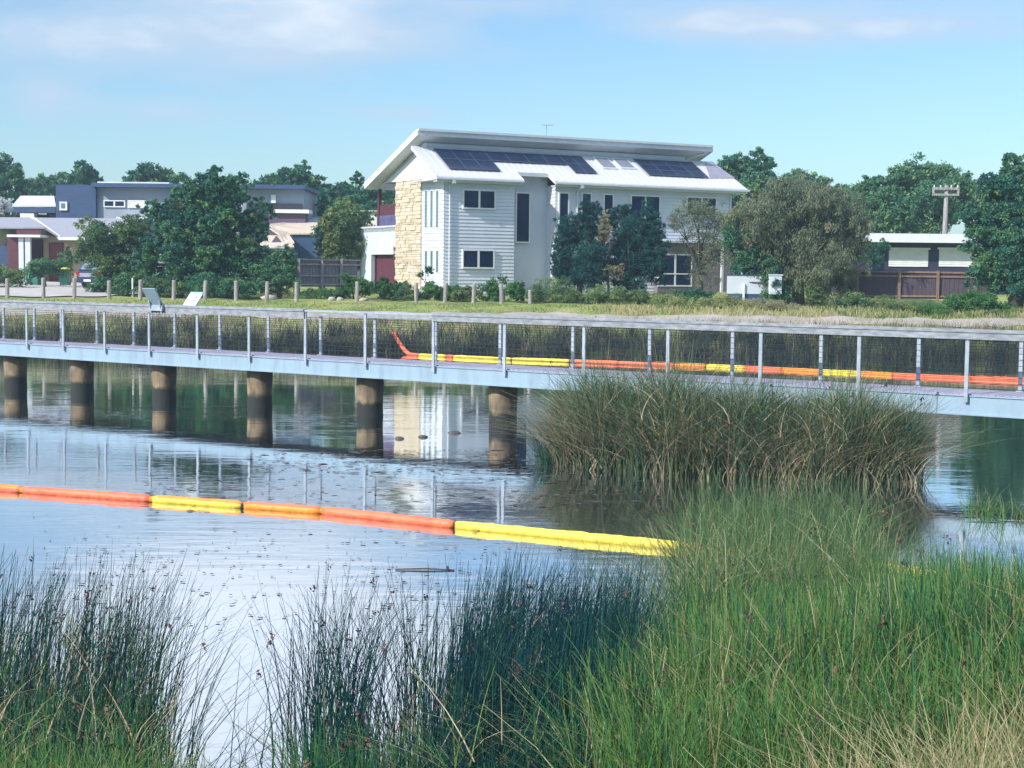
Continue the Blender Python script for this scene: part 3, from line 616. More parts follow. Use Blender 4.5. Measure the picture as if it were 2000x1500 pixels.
# lean-to roof (front)
def lean(x0, x1, t0=-.5, t1=T1, hipr=0.0, th=.1):
    a = [(x0, t0, roof_z(t0)), (x1, t0, roof_z(t0)), (x1 - hipr, t1, roof_z(t1)), (x0, t1, roof_z(t1))]
    return a
lr = MB(); xg0 = -.75; xg1 = B1 + .25; xg2 = VX - .35; xg3 = RXE + .85
bi = on_y(1035, 352, .6)[0]
lr.slab(lean(xg0, xg1, -.5, T1), (0, 0, .08))
lr.slab([(xg1, .35, roof_z(.35)), (xg2, .35, roof_z(.35)), (xg2, T1, roof_z(T1)), (xg1, T1, roof_z(T1))], (0, 0, .078))
HIPR = min(2.4, max(.3, xg3 - on_roof_(1392, 315)[0]))
lr.slab(lean(xg2, xg3, -.5, T1, HIPR), (0, 0, .081))
x = xg0 + .15
while x < xg3 - .2:                                            # standing seams
    t1_ = T1 - .02 if x < xg3 - HIPR - .1 else -.5 + (xg3 - x) / HIPR * (T1 + .5)
    t0_ = .4 if xg1 < x < xg2 else -.45
    if t1_ > t0_ + .2: lr.bar((x, t0_, roof_z(t0_) + .1), (x, t1_, roof_z(t1_) + .1), .02, .02)
    x += .42
lr.build('lower_roof', M['roofw'], hr)
hp = MB(); hp.slab([(x_, t_, roof_z(t_) + .10) for x_, t_ in [(lambda p: (p[0], min(p[1], T1 - .05)))(on_roof_(*q_)) for q_ in ((1376, 317), (1387, 349), (1436, 349), (1402, 326))]], (0, 0, .02))
hp.build('roof_membrane', mat('mauve_grey_roof', (.30, .29, .37), (.26, .25, .33), 3, .6), hr)
fa = MB()
fa.box(xg0, xg1, -.56, -.5, EZ - .16, EZ + .07); fa.box(xg2, xg3, -.56, -.5, EZ - .16, EZ + .07)
fa.bar((xg0 - .02, -.56, EZ + .0), (xg0 - .02, T1, RZ + .0), .05, .22); fa.bar((xg2 - .02, -.56, EZ + .02), (xg2 - .02, .6, roof_z(.6) + .02), .05, .2)
fa.bar((xg1 + .02, -.56, EZ + .0), (xg1 + .02, .5, roof_z(.5)), .05, .2)
fa.build('fascia', M['trim'], hr)
gt = MB(); gt.box(xg0 - .05, xg1 + .05, -.69, -.562, EZ - .10, EZ + .03); gt.box(xg2 - .05, xg3 + .05, -.69, -.562, EZ - .10, EZ + .03)
gt.build('gutter', M['trim'], hr, bevel=.02)
sf = MB(); sf.box(xg0 + .05, xg1, -.5, -.0, EZ - .2, EZ - .16); sf.box(xg2, xg3, -.5, -.0, EZ - .2, EZ - .16); sf.box(xg0 + .02, -.02, 0, t_st0, EZ - .1, EZ - .06)
sf.build('soffit', M['gable'], hr)
# boxed eave above the tall window
bx = MB(); bx.box(xg1 + .05, xg2 - .05, .22, .35, roof_z(.35) - .14, roof_z(.35) + .06); bx.box(xg1 + .05, xg2 - .05, .36, SH - .003, roof_z(.35) - .14, roof_z(.35) - .08); bx.build('recess_canopy', M['trim'], hr)
# skillion roof
xs0, xs1 = -.75, on_y(1390, 290, SKT0)[0]
sk = MB(); sk.slab([(xs0, SKT0, SKH), (xs1, SKT0, SKH), (xs1, SKT1, SKL), (xs0, SKT1, SKL)], (0, 0, .12)); sk.build('upper_roof', M['roofw'], hr)
sk = MB(); sk.box(xs0, xs1, SKT0 - .06, SKT0 - .002, SKH - .22, SKH + .16)
sk.bar((xs0 - .03, SKT0 - .06, SKH - .03), (xs0 - .03, SKT1, SKL - .03), .055, .36)
sk.bar((xs1 + .03, SKT0 - .06, SKH - .03), (xs1 + .03, SKT1, SKL - .03), .055, .36)
sk.build('bargeboard', M['trim'], hr)
gt = MB(); gt.box(xs0, xs1, SKT0 - .17, SKT0 - .064, SKH + .04, SKH + .17); gt.build('ridge_flashing', M['trim'], hr)
gs = MB(); gs.slab([(xs0 + .05, SKT0, SKH - .2), (xs1 - .05, SKT0, SKH - .2), (xs1 - .05, SKT1, SKL - .2), (xs0 + .05, SKT1, SKL - .2)], (0, 0, .05))
gs.slab([(RXE - 1.7, T1 - .02, RZ), (RXE - 1.58, T1 - .02, RZ), (xs1 - .06, SKT0 + .05, SKH - .21), (xs1 - .25, SKT0 + .05, SKH - .21)], (0, .1, 0))
gs.build('eave_lining', M['gable'], hr)
# windows
def window_y(x0, x1, z0, z1, t, n=1, fw=.08, glass='glass', inner='dark', parent=hr):
    f = MB(); y0, y1 = t - .13, t - .0; t = t - .05
    f.box(x0 - fw, x1 + fw, y0, y1, z1, z1 + fw); f.box(x0 - fw, x1 + fw, y0 - .02, y1, z0 - fw, z0); f.box(x0 - fw, x0, y0, y1, z0, z1); f.box(x1, x1 + fw, y0, y1, z0, z1)
    w_ = (x1 - x0) / n
    for k in range(1, n): f.box(x0 + k * w_ - .06, x0 + k * w_ + .06, y0 + .004, y1, z0, z1)
    fo = f.build('window', M['white'], parent)
    for k in range(n):
        a = x0 + k * w_ + (.06 if k else 0); b = x0 + (k + 1) * w_ - (.06 if k < n - 1 else 0)
        s_ = MB(); e = .05
        s_.box(a, b, t - .06, t - .03, z0, z0 + e, 1); s_.box(a, b, t - .06, t - .03, z1 - e, z1, 1); s_.box(a, a + e, t - .06, t - .03, z0 + e, z1 - e, 1); s_.box(b - e, b, t - .06, t - .03, z0 + e, z1 - e, 1)
        s_.box(a + e, b - e, t - .045, t - .035, z0 + e, z1 - e, 0)
        s_.build('pane', [M[glass], M[inner]], fo)
def win_px(x0, x1, y0, y1, t, n=1, **k):
    a, zt = on_y(x0, y0, t); b, _ = on_y(x1, y0, t); _, zb = on_y((x0 + x1) / 2, y1, t); _, zt = on_y((x0 + x1) / 2, y0, t); window_y(a, b, zb, zt, t, n, **k)
win_px(905, 964, 373, 406, 0, 2); win_px(904, 962, 490, 522, 0, 2)
win_px(1008, 1032, 378, 472, SH, 1)
win_px(1092, 1108, 378, 440, 0); win_px(1136, 1152, 379, 430, 0); win_px(1179, 1195, 381, 432, 0)
win_px(1232, 1286, 384, 425, 0, 2); win_px(1341, 1396, 387, 420, 0, 2)
for zt, zb in ((372, 444), (490, 532)):
    for px in (834, 845, 856):
        t0, za = on_x(px + 2, zt, 0); t1, _ = on_x(px - 2, zt, 0); _, zc = on_x(px, zb, 0)
        f = MB(); f.box(-.06, -.02, t0 - .05, t1 + .05, zc - .06, za + .06, 0); fo = f.build('slit_window', M['white'], hr)
        MB().box(-.075, -.061, t0, t1, zc, za).build('pane', M['slit'], fo)
# lower right end: dark stone wing with a large paned window, ledge over it
lo0 = on_y(1300, 480, -.35)[0]; zl = on_y(1350, 475, -.35)[1]
wg = MB(); wl0, wzt = on_y(1285, 498, -.4); wl1, _ = on_y(1350, 498, -.4); wzb = on_y(1320, 557, -.4)[1]
wg.box(wl1 + .1, RXE - .05, -.4, -.034, -.6, zl); wg.box(wl0, wl1 + .1, -.4, -.034, wzt + .08, zl - .003); wg.box(wl0, wl1 + .1, -.4, -.034, -.6, wzb - .08)
wg.build('brown_wing_wall', mat('brown_grey_stone', (.23, .20, .21), (.15, .13, .15), 5, .9, .5), hr)
MB().box(wl0 - .2, RXE + .1, -.75, -.036, zl, zl + .12).build('ledge', M['trim'], hr)
window_y(wl0 + .1, wl1, wzb, wzt, -.3, 2)
pf = MB(); pf.box(wl0, wl1 + .08, -.45, -.41, on_y(1320, 536, -.4)[1], on_y(1320, 536, -.4)[1] + .07)
pf.build('window_transom', M['white'], hr)
cp = MB(); a, _ = on_y(1408, 500, -.6); cp.box(a, a + .14, -.7, -.56, -.4, zl); cp.build('verandah_post', M['trim'], hr)
# downpipes
dp = MB(); xd = .28; dp.tube([(xd, -.6, EZ - .1), (xd, -.45, EZ - .25), (xd - .0, -.1, EZ - .42), (xd, -.1, -.3)], .045, 8); dp.box(xd - .1, xd + .1, -.68, -.5, EZ - .28, EZ - .08)
dp.build('downpipe', M['trim'], hr)
dp = MB(); xd = on_y(1126, 400, 0)[0]; dp.tube([(xd, -.6, EZ - .1), (xd, -.45, EZ - .25), (xd, -.1, EZ - .42), (xd, -.1, -.3)], .045, 8); dp.box(xd - .1, xd + .1, -.68, -.5, EZ - .28, EZ - .08); dp.build('downpipe', M['trim'], hr)
dp = MB(); xd = RXE - .1; dp.tube([(xd + .3, -.6, EZ - .1), (xd + .2, -.45, EZ - .25), (xd, -.1, EZ - .42), (xd, -.1, -.3)], .045, 8); dp.build('downpipe', M['trim'], hr)
# solar panels: grids set on the lean-to slope
sl_ = Vector((0, T1 + .5, RZ - EZ)).normalized(); nrm = Vector((0, -sl_.z, sl_.y))
def on_roof(px, py):
    o, d = lray(px, py); n_ = nrm; p0 = Vector((0, -.5, EZ + .08)); k = (p0 - o).dot(n_) / d.dot(n_); p = o + d * k; return p.x, p.y
def panel(x0, x1, t0, t1):
    lift = .17; p = [Vector((x, t, roof_z(t) + lift)) for x, t in ((x0, t0), (x1, t0), (x1, t1), (x0, t1))]
    f = MB(); f.slab(p, (0, 0, .04)); fo = f.build('solar_panel', M['solarf'], hr)
    q = [Vector((x, t, roof_z(t) + lift + .043)) for x, t in ((x0 + .025, t0 + .025), (x1 - .025, t0 + .025), (x1 - .025, t1 - .025), (x0 + .025, t1 - .025))]
    MB().slab(q, (0, 0, .004)).build('cells', M['solar'], fo)
def grid(xa, xb, ta, tb, nx_, nt_):
    for i in range(nx_):
        for j in range(nt_):
            panel(xa + (xb - xa) * i / nx_ + .01, xa + (xb - xa) * (i + 1) / nx_ - .01, ta + (tb - ta) * j / nt_ + .012, ta + (tb - ta) * (j + 1) / nt_ - .012)
x0_, t0_ = on_roof(878, 333); x1_, _ = on_roof(975, 334)
_, ttop = on_roof(900, 297); ttop = min(ttop, T1 - .1)
print('roof', x0_, x1_, t0_, ttop)
tm = (t0_ + ttop) / 2
grid(x0_, x1_, t0_, ttop, 3, 2)
x2_, _ = on_roof(1105, 322); grid(x1_ + .02, x2_, tm + .02, ttop, 4, 1)
x3_, t3 = on_roof(1103, 339); x4_, _ = on_roof(1165, 340)
grid(x3_ , x4_, t3, ttop, 2, 2) if x3_ >= x2_ else grid(x2_ + .03, x4_, t3, ttop, 2, 2)
x5_, t5 = on_roof(1268, 345); x6_, _ = on_roof(1382, 348); grid(x5_, x6_, t5, ttop, 4, 3)
for pa, pb in ((1178, 1206), (1213, 1242)):
    xa, ta = on_roof(pa, 331); xb, _ = on_roof(pb, 331)
    f = MB(); f.slab([(xa, ta, roof_z(ta) + .09), (xb, ta, roof_z(ta) + .09), (xb, ttop, roof_z(ttop) + .09), (xa, ttop, roof_z(ttop) + .09)], (0, 0, .09)); fo = f.build('skylight', M['trim'], hr)
    e = .09; MB().slab([(xa + e, ta + e, roof_z(ta + e) + .184), (xb - e, ta + e, roof_z(ta + e) + .184), (xb - e, ttop - e, roof_z(ttop - e) + .184), (xa + e, ttop - e, roof_z(ttop - e) + .184)], (0, 0, .01)).build('pane', mat('skylight_glass', (.20, .22, .28), (.26, .28, .34), 3, .2), fo)
# antenna
xa_, za_ = on_y(1067, 262, SKT0 + 1)
an = MB(); zt_ = on_y(1067, 245, SKT0 + 1)[1]; an.tube([(xa_, SKT0 + 1, sk_z(SKT0 + 1)), (xa_, SKT0 + 1, zt_)], .025, 6)
an.bar((xa_ - .32, SKT0 + 1, zt_), (xa_ + .34, SKT0 + .8, zt_), .03, .03)
for k in range(6): an.bar((xa_ - .3 + k * .12, SKT0 + .75, zt_ + .02), (xa_ - .3 + k * .12, SKT0 + 1.25, zt_ + .02), .015, .015)
an.build('antenna', M['steel'], hr)

# ------------------------------------------------------------------ left houses
def gz(px, D): return float(G(P(px, 560, D).x, D))
# brick bungalow
D = 104.0; ro = PGr(95, D); br = empty('brick_house', ro, 'tan brick bungalow with grey tiled roof and maroon portico', 'house')
def q(px, py, dd=0.0, base=ro, D0=None): return P(px, py, (D0 or base.y) + dd) - base
wz = q(100, 466).z; zt_r = q(60, 428, 4).z
xL = q(-60, 500).x; xG = q(85, 500).x; xR = q(190, 500).x
w_ = MB(); w_.box(xG, xR, 0, 8, -.4, wz - .02); w_.box(xL, xG - .0, 1.6, 8, -.4, wz); 
gtop = q(87, 450)
w_.slab([(xG, .0, wz - .02), (q(118, 466).x, .0, wz - .02), (xG, .0, q(85, 448).z - .25)], (0, .2, 0)); w_.build('brick_wall', M['brick'], br)
r_ = MB(); pk = q(57, 429, 3.6); ev = q(118, 463, -.5); ev2 = q(196, 464, -.5); tp2 = q(190, 430, 4)
r_.slab([(ev.x, -.5, wz), (ev2.x + 1, -.5, wz), (ev2.x + 1, 4.2, zt_r), (pk.x, 4.2, zt_r)], (0, 0, .12))
fl = q(20, 447, -.9); r_.slab([(xL - 2, -.7, q(0, 447, -.7).z), (q(86, 447, -.7).x, -.7, q(80, 447, -.7).z), (pk.x, 4.2, zt_r), (xL - 2, 4.2, zt_r)], (0, 0, .11))
r_.slab([(q(86, 447, -.7).x, -.7, q(80, 447, -.7).z), (ev.x, -.5, wz), (pk.x, 4.2, zt_r)], (0, 0, .115))
r_.slab([(xL - 2, 4.2, zt_r), (ev2.x + 1, 4.2, zt_r), (ev2.x + 1, 9, wz), (xL - 2, 9, wz)], (0, 0, .12)); r_.build('roof', M['rooftile'], br)
b_ = MB(); b_.bar((pk.x + .0, 4.1, zt_r + .14), (ev.x, -.62, wz + .05), .12, .22); b_.box(ev.x - .1, ev2.x + 1, -.66, -.54, wz - .1, wz + .1); b_.build('bargeboard', M['white'], br)
po = MB(); pz = q(60, 463, -1.5).z; po.box(q(20, 460, -1.5).x, q(84, 460, -1.5).x, -2.2, -.2, pz - .02, pz + .14, 0); po.box(q(36, 455, -1.5).x, q(84, 455, -1.5).x, -1.9, -.2, pz + .14, q(60, 449, -1.5).z, 1)
po.build('portico', [M['white'], M['maroon']], br)
for px, wd in ((42, .32), (55, .34)):
    c = q(px, 500, -1.8); MB().box(c.x - wd / 2, c.x + wd / 2, -1.9, -1.6, -.4, pz - .03).build('portico_column', M['trim'], br)
c = q(28, 500, -1.5); MB().box(c.x - .35, c.x + .35, -1.8, -.2, -.4, pz - .03).build('maroon_pier', M['maroon'], br)
c0 = q(62, 470, 1.5).x; c1 = q(83, 470, 1.5).x; MB().box(c0, c1, 1.5, 1.59, -.1, q(70, 468, 1.5).z).build('front_door', M['maroon'], br)
c0 = q(98, 470).x; c1 = q(122, 470).x; zt2 = q(110, 476).z
f = MB(); f.box(c0 - .08, c1 + .08, -.05, .0, -.1, zt2 + .08); fo = f.build('red_shutter_door', M['maroon'], br); MB().box(c0, c1, -.08, -.052, -.1, zt2).build('panel', M['reddoor'], fo)
MB().box(q(-10, 470, .0).x, q(22, 470, .0).x, -.1, 1.55, -.3, q(10, 480).z).build('garage_recess', M['navy'], br)
# navy/grey two storey house behind
D = 118.0; ro2 = PGr(250, D); gh = empty('grey_house', ro2, 'two-storey house with navy box and pale blue grey upper storey', 'house')
def q2(px, py, dd=0): return P(px, py, D + dd) - ro2
a = MB(); a.box(q2(109, 400).x, q2(187, 400).x, 0, 6, 0, q2(150, 361).z); a.build('navy_box', M['navy'], gh)
a = MB(); a.box(q2(187.3, 400).x, q2(592, 400).x, .4, 8, 0, q2(300, 366).z); a.build('upper_storey', M['greyh'], gh)
a = MB(); zt2 = q2(300, 363).z; a.box(q2(182, 360).x, q2(597, 360).x, -.6, 9, zt2 - .15, zt2 + .15); a.build('flat_roof', M['navy'], gh)
a = MB(); a.box(q2(190, 358).x, q2(330, 358).x, 0, 4, zt2 + .153, zt2 + .28); a.build('roof_edge', M['white'], gh)
def winf(parent, qf, x0, x1, y0, y1, t, n=1, glass='glass'):
    A = qf(x0, y0, t); B = qf(x1, y1, t); window_y(A.x, B.x, B.z, A.z, t, n, parent=parent, glass=glass, inner='dark' if glass == 'glass' else 'white')
winf(gh, q2, 205, 243, 393, 403, .4, 2); winf(gh, q2, 252, 284, 393, 404, .4, 1, 'cream'); winf(gh, q2, 119, 130, 396, 409, 0, 1, 'slit')
a = MB(); c = q2(533, 400).x; a.box(c - .18, c + .18, .2, .39, q2(533, 396).z, q2(533, 380).z); a.build('downpipe', M['white'], gh)
a = MB(); a.box(q2(480, 400).x, q2(590, 400).x, .3, .398, 0, q2(533, 397).z); a.build('dark_panel', M['dark'], gh)  # thin dark panel just proud of the wall, no opening cut
a = MB(); a.box(q2(240, 430).x, q2(312, 430).x, -2, .3, q2(280, 432).z, q2(280, 426).z); a.build('awning', M['white'], gh)
a = MB(); a.box(q2(530, 410, -2).x, q2(603, 410, -2).x, -2, .2, q2(560, 416, -2).z, q2(560, 409, -2).z); a.build('balcony_beam', M['cream'], gh)
a = MB(); a.box(q2(525, 410, -1.6).x, q2(596, 410, -1.6).x, -1.6, .2, 0, q2(560, 417, -1.6).z); a.build('lower_brick', M['pbrick'], gh)
# white-roofed house at far left
D3 = 125.0; ro3 = PGr(60, D3); wh = empty('white_roofed_house', ro3, 'house with bright white roof and dark eaves behind the brick bungalow', 'house')
q3 = lambda px, py, dd=0: P(px, py, D3 + dd) - ro3
a = MB(); e0 = q3(24, 404); e1 = q3(109, 404); t0 = q3(40, 385, 4); t1 = q3(82, 385, 4)
a.slab([(e0.x, 0, e0.z), (e1.x, 0, e1.z), (t1.x + 1, 4, t1.z), (t0.x, 4, t0.z)], (0, 0, .12)); a.slab([(t0.x, 4, t0.z), (t1.x + 1, 4, t1.z), (e1.x, 8, e1.z), (e0.x, 8, e0.z)], (0, 0, .12)); a.build('roof', M['roofw'], wh)
a = MB(); a.box(q3(10, 404).x, e1.x, -.2, -.02, e0.z - .45, e0.z - .05); a.build('fascia', M['navy'], wh)
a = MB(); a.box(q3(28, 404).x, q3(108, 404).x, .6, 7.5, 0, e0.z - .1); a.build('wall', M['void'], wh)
a = MB(); a.box(q3(43, 420).x, q3(70, 420).x, -.5, .5, 0, q3(55, 417).z); a.build('chimney_block', M['cream'], wh)
winf(wh, q3, 78, 90, 410, 418, .6, 1, 'slit')
# sand tiled house
D4 = 108.0; ro4 = PGr(580, D4); sh_ = empty('sand_roofed_house', ro4, 'low house with sand coloured hipped tile roofs beside the big dark tree', 'house')
q4 = lambda px, py, dd=0: P(px, py, D4 + dd) - ro4
a = MB()
def roofpoly(*pp, th=.1): a.slab([q4(*p) for p in pp], (0, 0, th))
roofpoly((525, 440, 5), (560, 436, 9), (635, 436, 9), (640, 455, 3), (540, 455, 3))
roofpoly((527, 448, 1), (562, 456, 2), (575, 476, -2), (555, 478, -2), (545, 460, 0))
roofpoly((508, 478, -2), (525, 462, 1), (560, 462, 1), (575, 485, -3), (520, 486, -3))
roofpoly((562, 452, 2), (628, 452, 2), (628, 458, 0), (566, 458, 0))
a.build('roof', M['sandtile'], sh_)
a = MB(); a.slab([q4(530, 473, -3.2), q4(539, 461, -3.2), q4(549, 473, -3.2)], (0, .4, 0)); a.build('gablet', M['pbrick'], sh_)
a = MB(); a.slab([q4(547, 479, -3.4), q4(560, 470, -3.4), q4(563, 472, -3.4), q4(550, 481, -3.4)], (0, .1, 0)); a.build('gable_trim', M['cream'], sh_)
a = MB(); z4 = q4(560, 484, -2.5).z; a.box(q4(515, 480, -2).x, q4(575, 480, -2).x, -2.2, 4, -.2, z4 - .1); a.box(q4(566, 460, 0).x, q4(640, 460, 0).x, .2, 8, -.2, q4(600, 458, 0).z - .05); a.build('wall', M['navy'], sh_)
a = MB(); a.box(q4(515, 484, -3).x, q4(563, 484, -3).x, -3.1, -2.9, q4(540, 489, -3).z, q4(540, 485, -3).z); a.build('gutter', M['navy'], sh_)
# small light blue roofed building and cream one beyond
D5 = 122.0; ro5 = PGr(610, D5); lb = empty('pale_roofed_shed', ro5, 'small pale blue roof between the sand tiles and trees', 'shed')
q5 = lambda px, py, dd=0: P(px, py, D5 + dd) - ro5
a = MB(); a.slab([q5(585, 436, -1), q5(634, 436, -1), q5(630, 425, 3), q5(588, 425, 3)], (0, 0, .12)); a.build('roof', mat('pale_blue_roof', (.45, .52, .64), None, 3, .5), lb)
a = MB(); a.box(q5(588, 436, 0).x, q5(632, 436, 0).x, 0, 3, 0, q5(600, 436, 0).z); a.build('wall', M['greyh'], lb)
D6 = 122.0; ro6 = PGr(712, D6); cb = empty('cream_house', ro6, 'cream building glimpsed through trees left of the balcony', 'house')
q6 = lambda px, py, dd=0: P(px, py, D6 + dd) - ro6
a = MB(); a.box(q6(688, 430).x, q6(736, 430).x, 0, 5, 0, q6(712, 413).z); a.build('wall', M['cream'], cb)
a = MB(); a.box(q6(686, 430).x, q6(738, 430).x, -.3, 5.3, q6(712, 413).z, q6(712, 411).z); a.build('roof', M['sandtile'], cb)
winf(cb, q6, 700, 708, 420, 428, 0, 1)

# right long garage building
D7 = 98.0; ro7 = PGr(1800, D7); gb = empty('garage_building', ro7, 'long dark building with white roof and two white roller doors', 'garage')
q7 = lambda px, py, dd=0: P(px, py, D7 + dd) - ro7
zr7 = q7(1790, 470, -1).z; a = MB(); a.box(q7(1640, 480).x, q7(2060, 480).x, 0, 7, -.3, zr7 - .02); a.build('wall', mat('dark_indigo_wall', (.03, .03, .075), None, 2, .7), gb)
a = MB(); a.slab([(q7(1640, 470, -1).x, -1, zr7), (q7(1889, 470, -1).x, -1, zr7), (q7(1884, 459, 2).x, 2.5, q7(1800, 459, 2).z), (q7(1640, 459, 2).x, 2.5, q7(1700, 458, 2).z)], (0, 0, .1))
a.slab([(q7(1889, 470, -1).x + .005, -.9, zr7 - .4), (q7(2060, 470, -1).x, -.9, zr7 - .4), (q7(2060, 470, -1).x, 3, zr7), (q7(1889, 470, -1).x + .005, 3, zr7)], (0, 0, .1)); a.build('roof', M['roofw'], gb)
a = MB(); a.box(q7(1640, 470, -1).x, q7(1889, 470, -1).x, -1.12, -1.01, zr7 - .12, zr7 + .08); a.build('gutter', M['white'], gb)
for x0, x1 in ((1736, 1812), (1834, 1912)):
    A = q7(x0, 487); B = q7(x1, 521); f = MB(); f.box(A.x - .1, B.x + .1, -.12, -.001, A.z, A.z + .12); 
    n_ = 9
    for k in range(n_): 
        za = B.z + (A.z - B.z) * k / n_; zb = B.z + (A.z - B.z) * (k + 1) / n_; f.add([(A.x, -.07, za), (B.x, -.07, za), (B.x, -.03, zb), (A.x, -.03, zb), (A.x, -.0, za), (B.x, 0, za)], [(0, 1, 2, 3), (0, 4, 5, 1)])
    f.build('roller_door', M['white'], gb)
a = MB(); A = q7(1700, 490); a.box(A.x, q7(1726, 490).x, -.05, -.001, .5, A.z); a.build('side_window', M['glass'], gb)

# ------------------------------------------------------------------ fences
def fence(name, label, D0, D1, px0, px1, ytop, ybot, postsx, m1, mp, rails):
    A0 = P(px0, ybot[0], D0); B0 = P(px1, ybot[1], D1); A1 = P(px0, ytop[0], D0); B1_ = P(px1, ytop[1], D1)
    root = empty(name, (A0.x, A0.y, A0.z), label, 'fence')
    o_ = Vector(A0); d = (B0 - A0); d.z = 0; ln = d.length; d.normalize(); nn = Vector((d.y, -d.x, 0))
    pal = MB(); k = 0; n_ = int(ln / .12)
    for i in range(n_):
        f0 = i / n_; zt = (A1.z + (B1_.z - A1.z) * f0) - A0.z + random.uniform(-.02, .02); zb = (B0.z - A0.z) * f0
        p = d * (i * .12) + nn * (0 if i % 2 else .018)
        pal.bar((p.x, p.y, zb), (p.x, p.y, zt), .118, .016, up=(nn.x, nn.y, 0))
    pal.build('paling', m1, root)
    rl = MB(); H = A1.z - A0.z
    for fz in rails:
        p0 = nn * .07; p1 = d * ln + nn * .07
        rl.bar((p0.x, p0.y, H * fz), (p1.x, p1.y, (B0.z - A0.z) + (B1_.z - B0.z) * fz), .05, .09)
    rl.build('rail', mp, root)
    for px in postsx:
        f0 = (px - px0) / (px1 - px0); p = d * (ln * f0) + nn * .11
        MB().bar((p.x, p.y, -.3 + (B0.z - A0.z) * f0), (p.x, p.y, H * 1.01 + ((B1_.z - B0.z) - H) * f0 + (B0.z - A0.z) * f0), .13, .13, up=(0, 1, 0)).build('post', mp, root)
fence('paling_fence', 'weathered grey timber paling fence left of the garage wall', 84.0, 87.5, 579, 702, (505, 507), (560, 560), (581, 625, 663), M['fence'], mat('grey_fence_rail', (.30, .28, .31), (.2, .18, .2), 5, .9, .4), (.97, .80, .40, .08))
fence('boundary_fence', 'dark brown timber boundary fence in front of the white roller doors', 83.0, 82.0, 1672, 1930, (527, 531), (583, 585), (1674, 1756, 1831, 1905), M['fenced'], M['postbrown'], (.95, .80, .10))
# low white wall and cabinet at the corner of the house
wp = P(1420, 578, 80.6); wq = P(1500, 578, 80.4); ht = P(1420, 538, 80.6).z - wp.z
rw = empty('garden_wall', wp, 'low white rendered wall with slim post under the twiggy tree', 'wall'); d = wq - wp
a = MB(); a.box(0, d.x, 0, .15, .12, ht); a.build('panel', M['render'], rw)
a = MB(); a.box(-.02, d.x + .02, -.03, .18, ht, ht + .05); a.build('capping', M['navy'], rw)
a = MB(); a.box(d.x * .38, d.x * .38 + .1, -.12, -.02, -.2, ht * .62); a.build('post', M['white'], rw)
a = MB(); a.box(0, d.x, .03, .13, -.3, .12); a.build('footing', M['navy'], rw)
wp = P(1502, 575, 80.0); wq = P(1527, 575, 80.0); ht = P(1502, 538, 80).z - wp.z
rw = empty('utility_cabinet', wp, 'pale utility cabinet beside the weeping tree trunk', 'cabinet'); d = wq - wp
MB().box(0, d.x, 0, .5, 0, ht).build('housing', M['render'], rw, bevel=.03); a = MB(); a.box(-.04, d.x + .04, -.04, .54, ht, ht + .06); a.build('lid', M['trim'], rw)
MB().box(.05, d.x * .5 - .01, -.02, -.001, .1, ht - .1).build('door', M['trim'], rw)
# power pole
pb = P(1843, 585, 104); pb.z = float(G(pb.x, 104)); pt = P(1849, 362, 104) - pb
pp = empty('power_pole', pb, 'timber power pole with double crossarm in front of the domed tree', 'power pole')
MB().tube([(0, 0, -.3), (pt.x * .5 - .05, 0, pt.z * .5), (pt.x, 0, pt.z)], [.2, .17, .13], 10).build('pole', M['timber'], pp, True)
L_ = P(1820, 370, 104) - pb; R_ = P(1872, 370, 104) - pb
a = MB(); a.box(L_.x, R_.x, -.22, -.12, L_.z - .02, L_.z + .14); a.box(L_.x, R_.x, -.22, -.12, L_.z - .42, L_.z - .28); a.box(L_.x, L_.x + .12, -.23, -.11, L_.z - .279, L_.z - .021); a.box(R_.x - .12, R_.x, -.23, -.11, L_.z - .279, L_.z - .021); a.build('crossarm', M['timber'], pp)
for fx in (.06, .3, .7, .94): MB().tube([(L_.x + (R_.x - L_.x) * fx, -.17, L_.z + .14), (L_.x + (R_.x - L_.x) * fx, -.17, L_.z + .3)], [.05, .03], 8).build('insulator', M['trim'], pp)

# ------------------------------------------------------------------ bollards
BP = [14, 85, 145, 213, 274, 339, 400, 461, 521, 579, 697, 813, 869, 925, 980, 1036]
desc = ['leftmost timber bollard at the edge of the drive', 'timber bollard in front of the dark green bin', 'timber bollard in front of the parked car',
        'last timber bollard in front of the pale drive', 'timber bollard just left of the blue grey sign', 'timber bollard between the two slanted signs',
        'timber bollard just right of the white sign', 'timber bollard below the middle of the big dark tree', 'timber bollard below the right side of the big dark tree',
        'timber bollard at the left end of the paling fence', 'timber bollard by the clipped hedge mound', 'timber bollard below the stone wall',
        'timber bollard below the downpipe of the bay', 'timber bollard between the bay windows and tall window', 'timber bollard left of the tall narrow window', 'rightmost timber bollard, half sunk in bushes']
proto = None
for k, (px, ds) in enumerate(zip(BP, desc)):
    loc = PGr(px, 79.6 if k < 11 else 79.0)
    if proto is None:
        proto = MB(); h = 1.02
        proto.tube([(0, 0, -.2), (0, 0, h - .03), (0, 0, h)], [.105, .10, .075], 10)
        proto = proto.build('timber_bollard', M['timber'], None, False); o = proto
    else: o = proto.copy(); COL.objects.link(o)
    o.location = loc; o.rotation_euler = (rad(random.uniform(-2, 2)), rad(random.uniform(-2.5, 2.5)), random.uniform(0, 6))
    tag(o, ds, 'bollard', 'timber bollards along the far bank'); o.scale = (1, 1, random.uniform(.94, 1.04) * (.75 if k == 15 else 1))
# pale stake
sp_ = PGr(259, 82.5); sp_.z += .0; s_ = MB().tube([(0, 0, 0), (0, 0, .95), (.0, 0, 1.0)], [.05, .05, .03], 8).build('marker_stake', M['signface']); s_.location = sp_
tag(s_, 'small white and green marker stake left of the signs', 'stake')
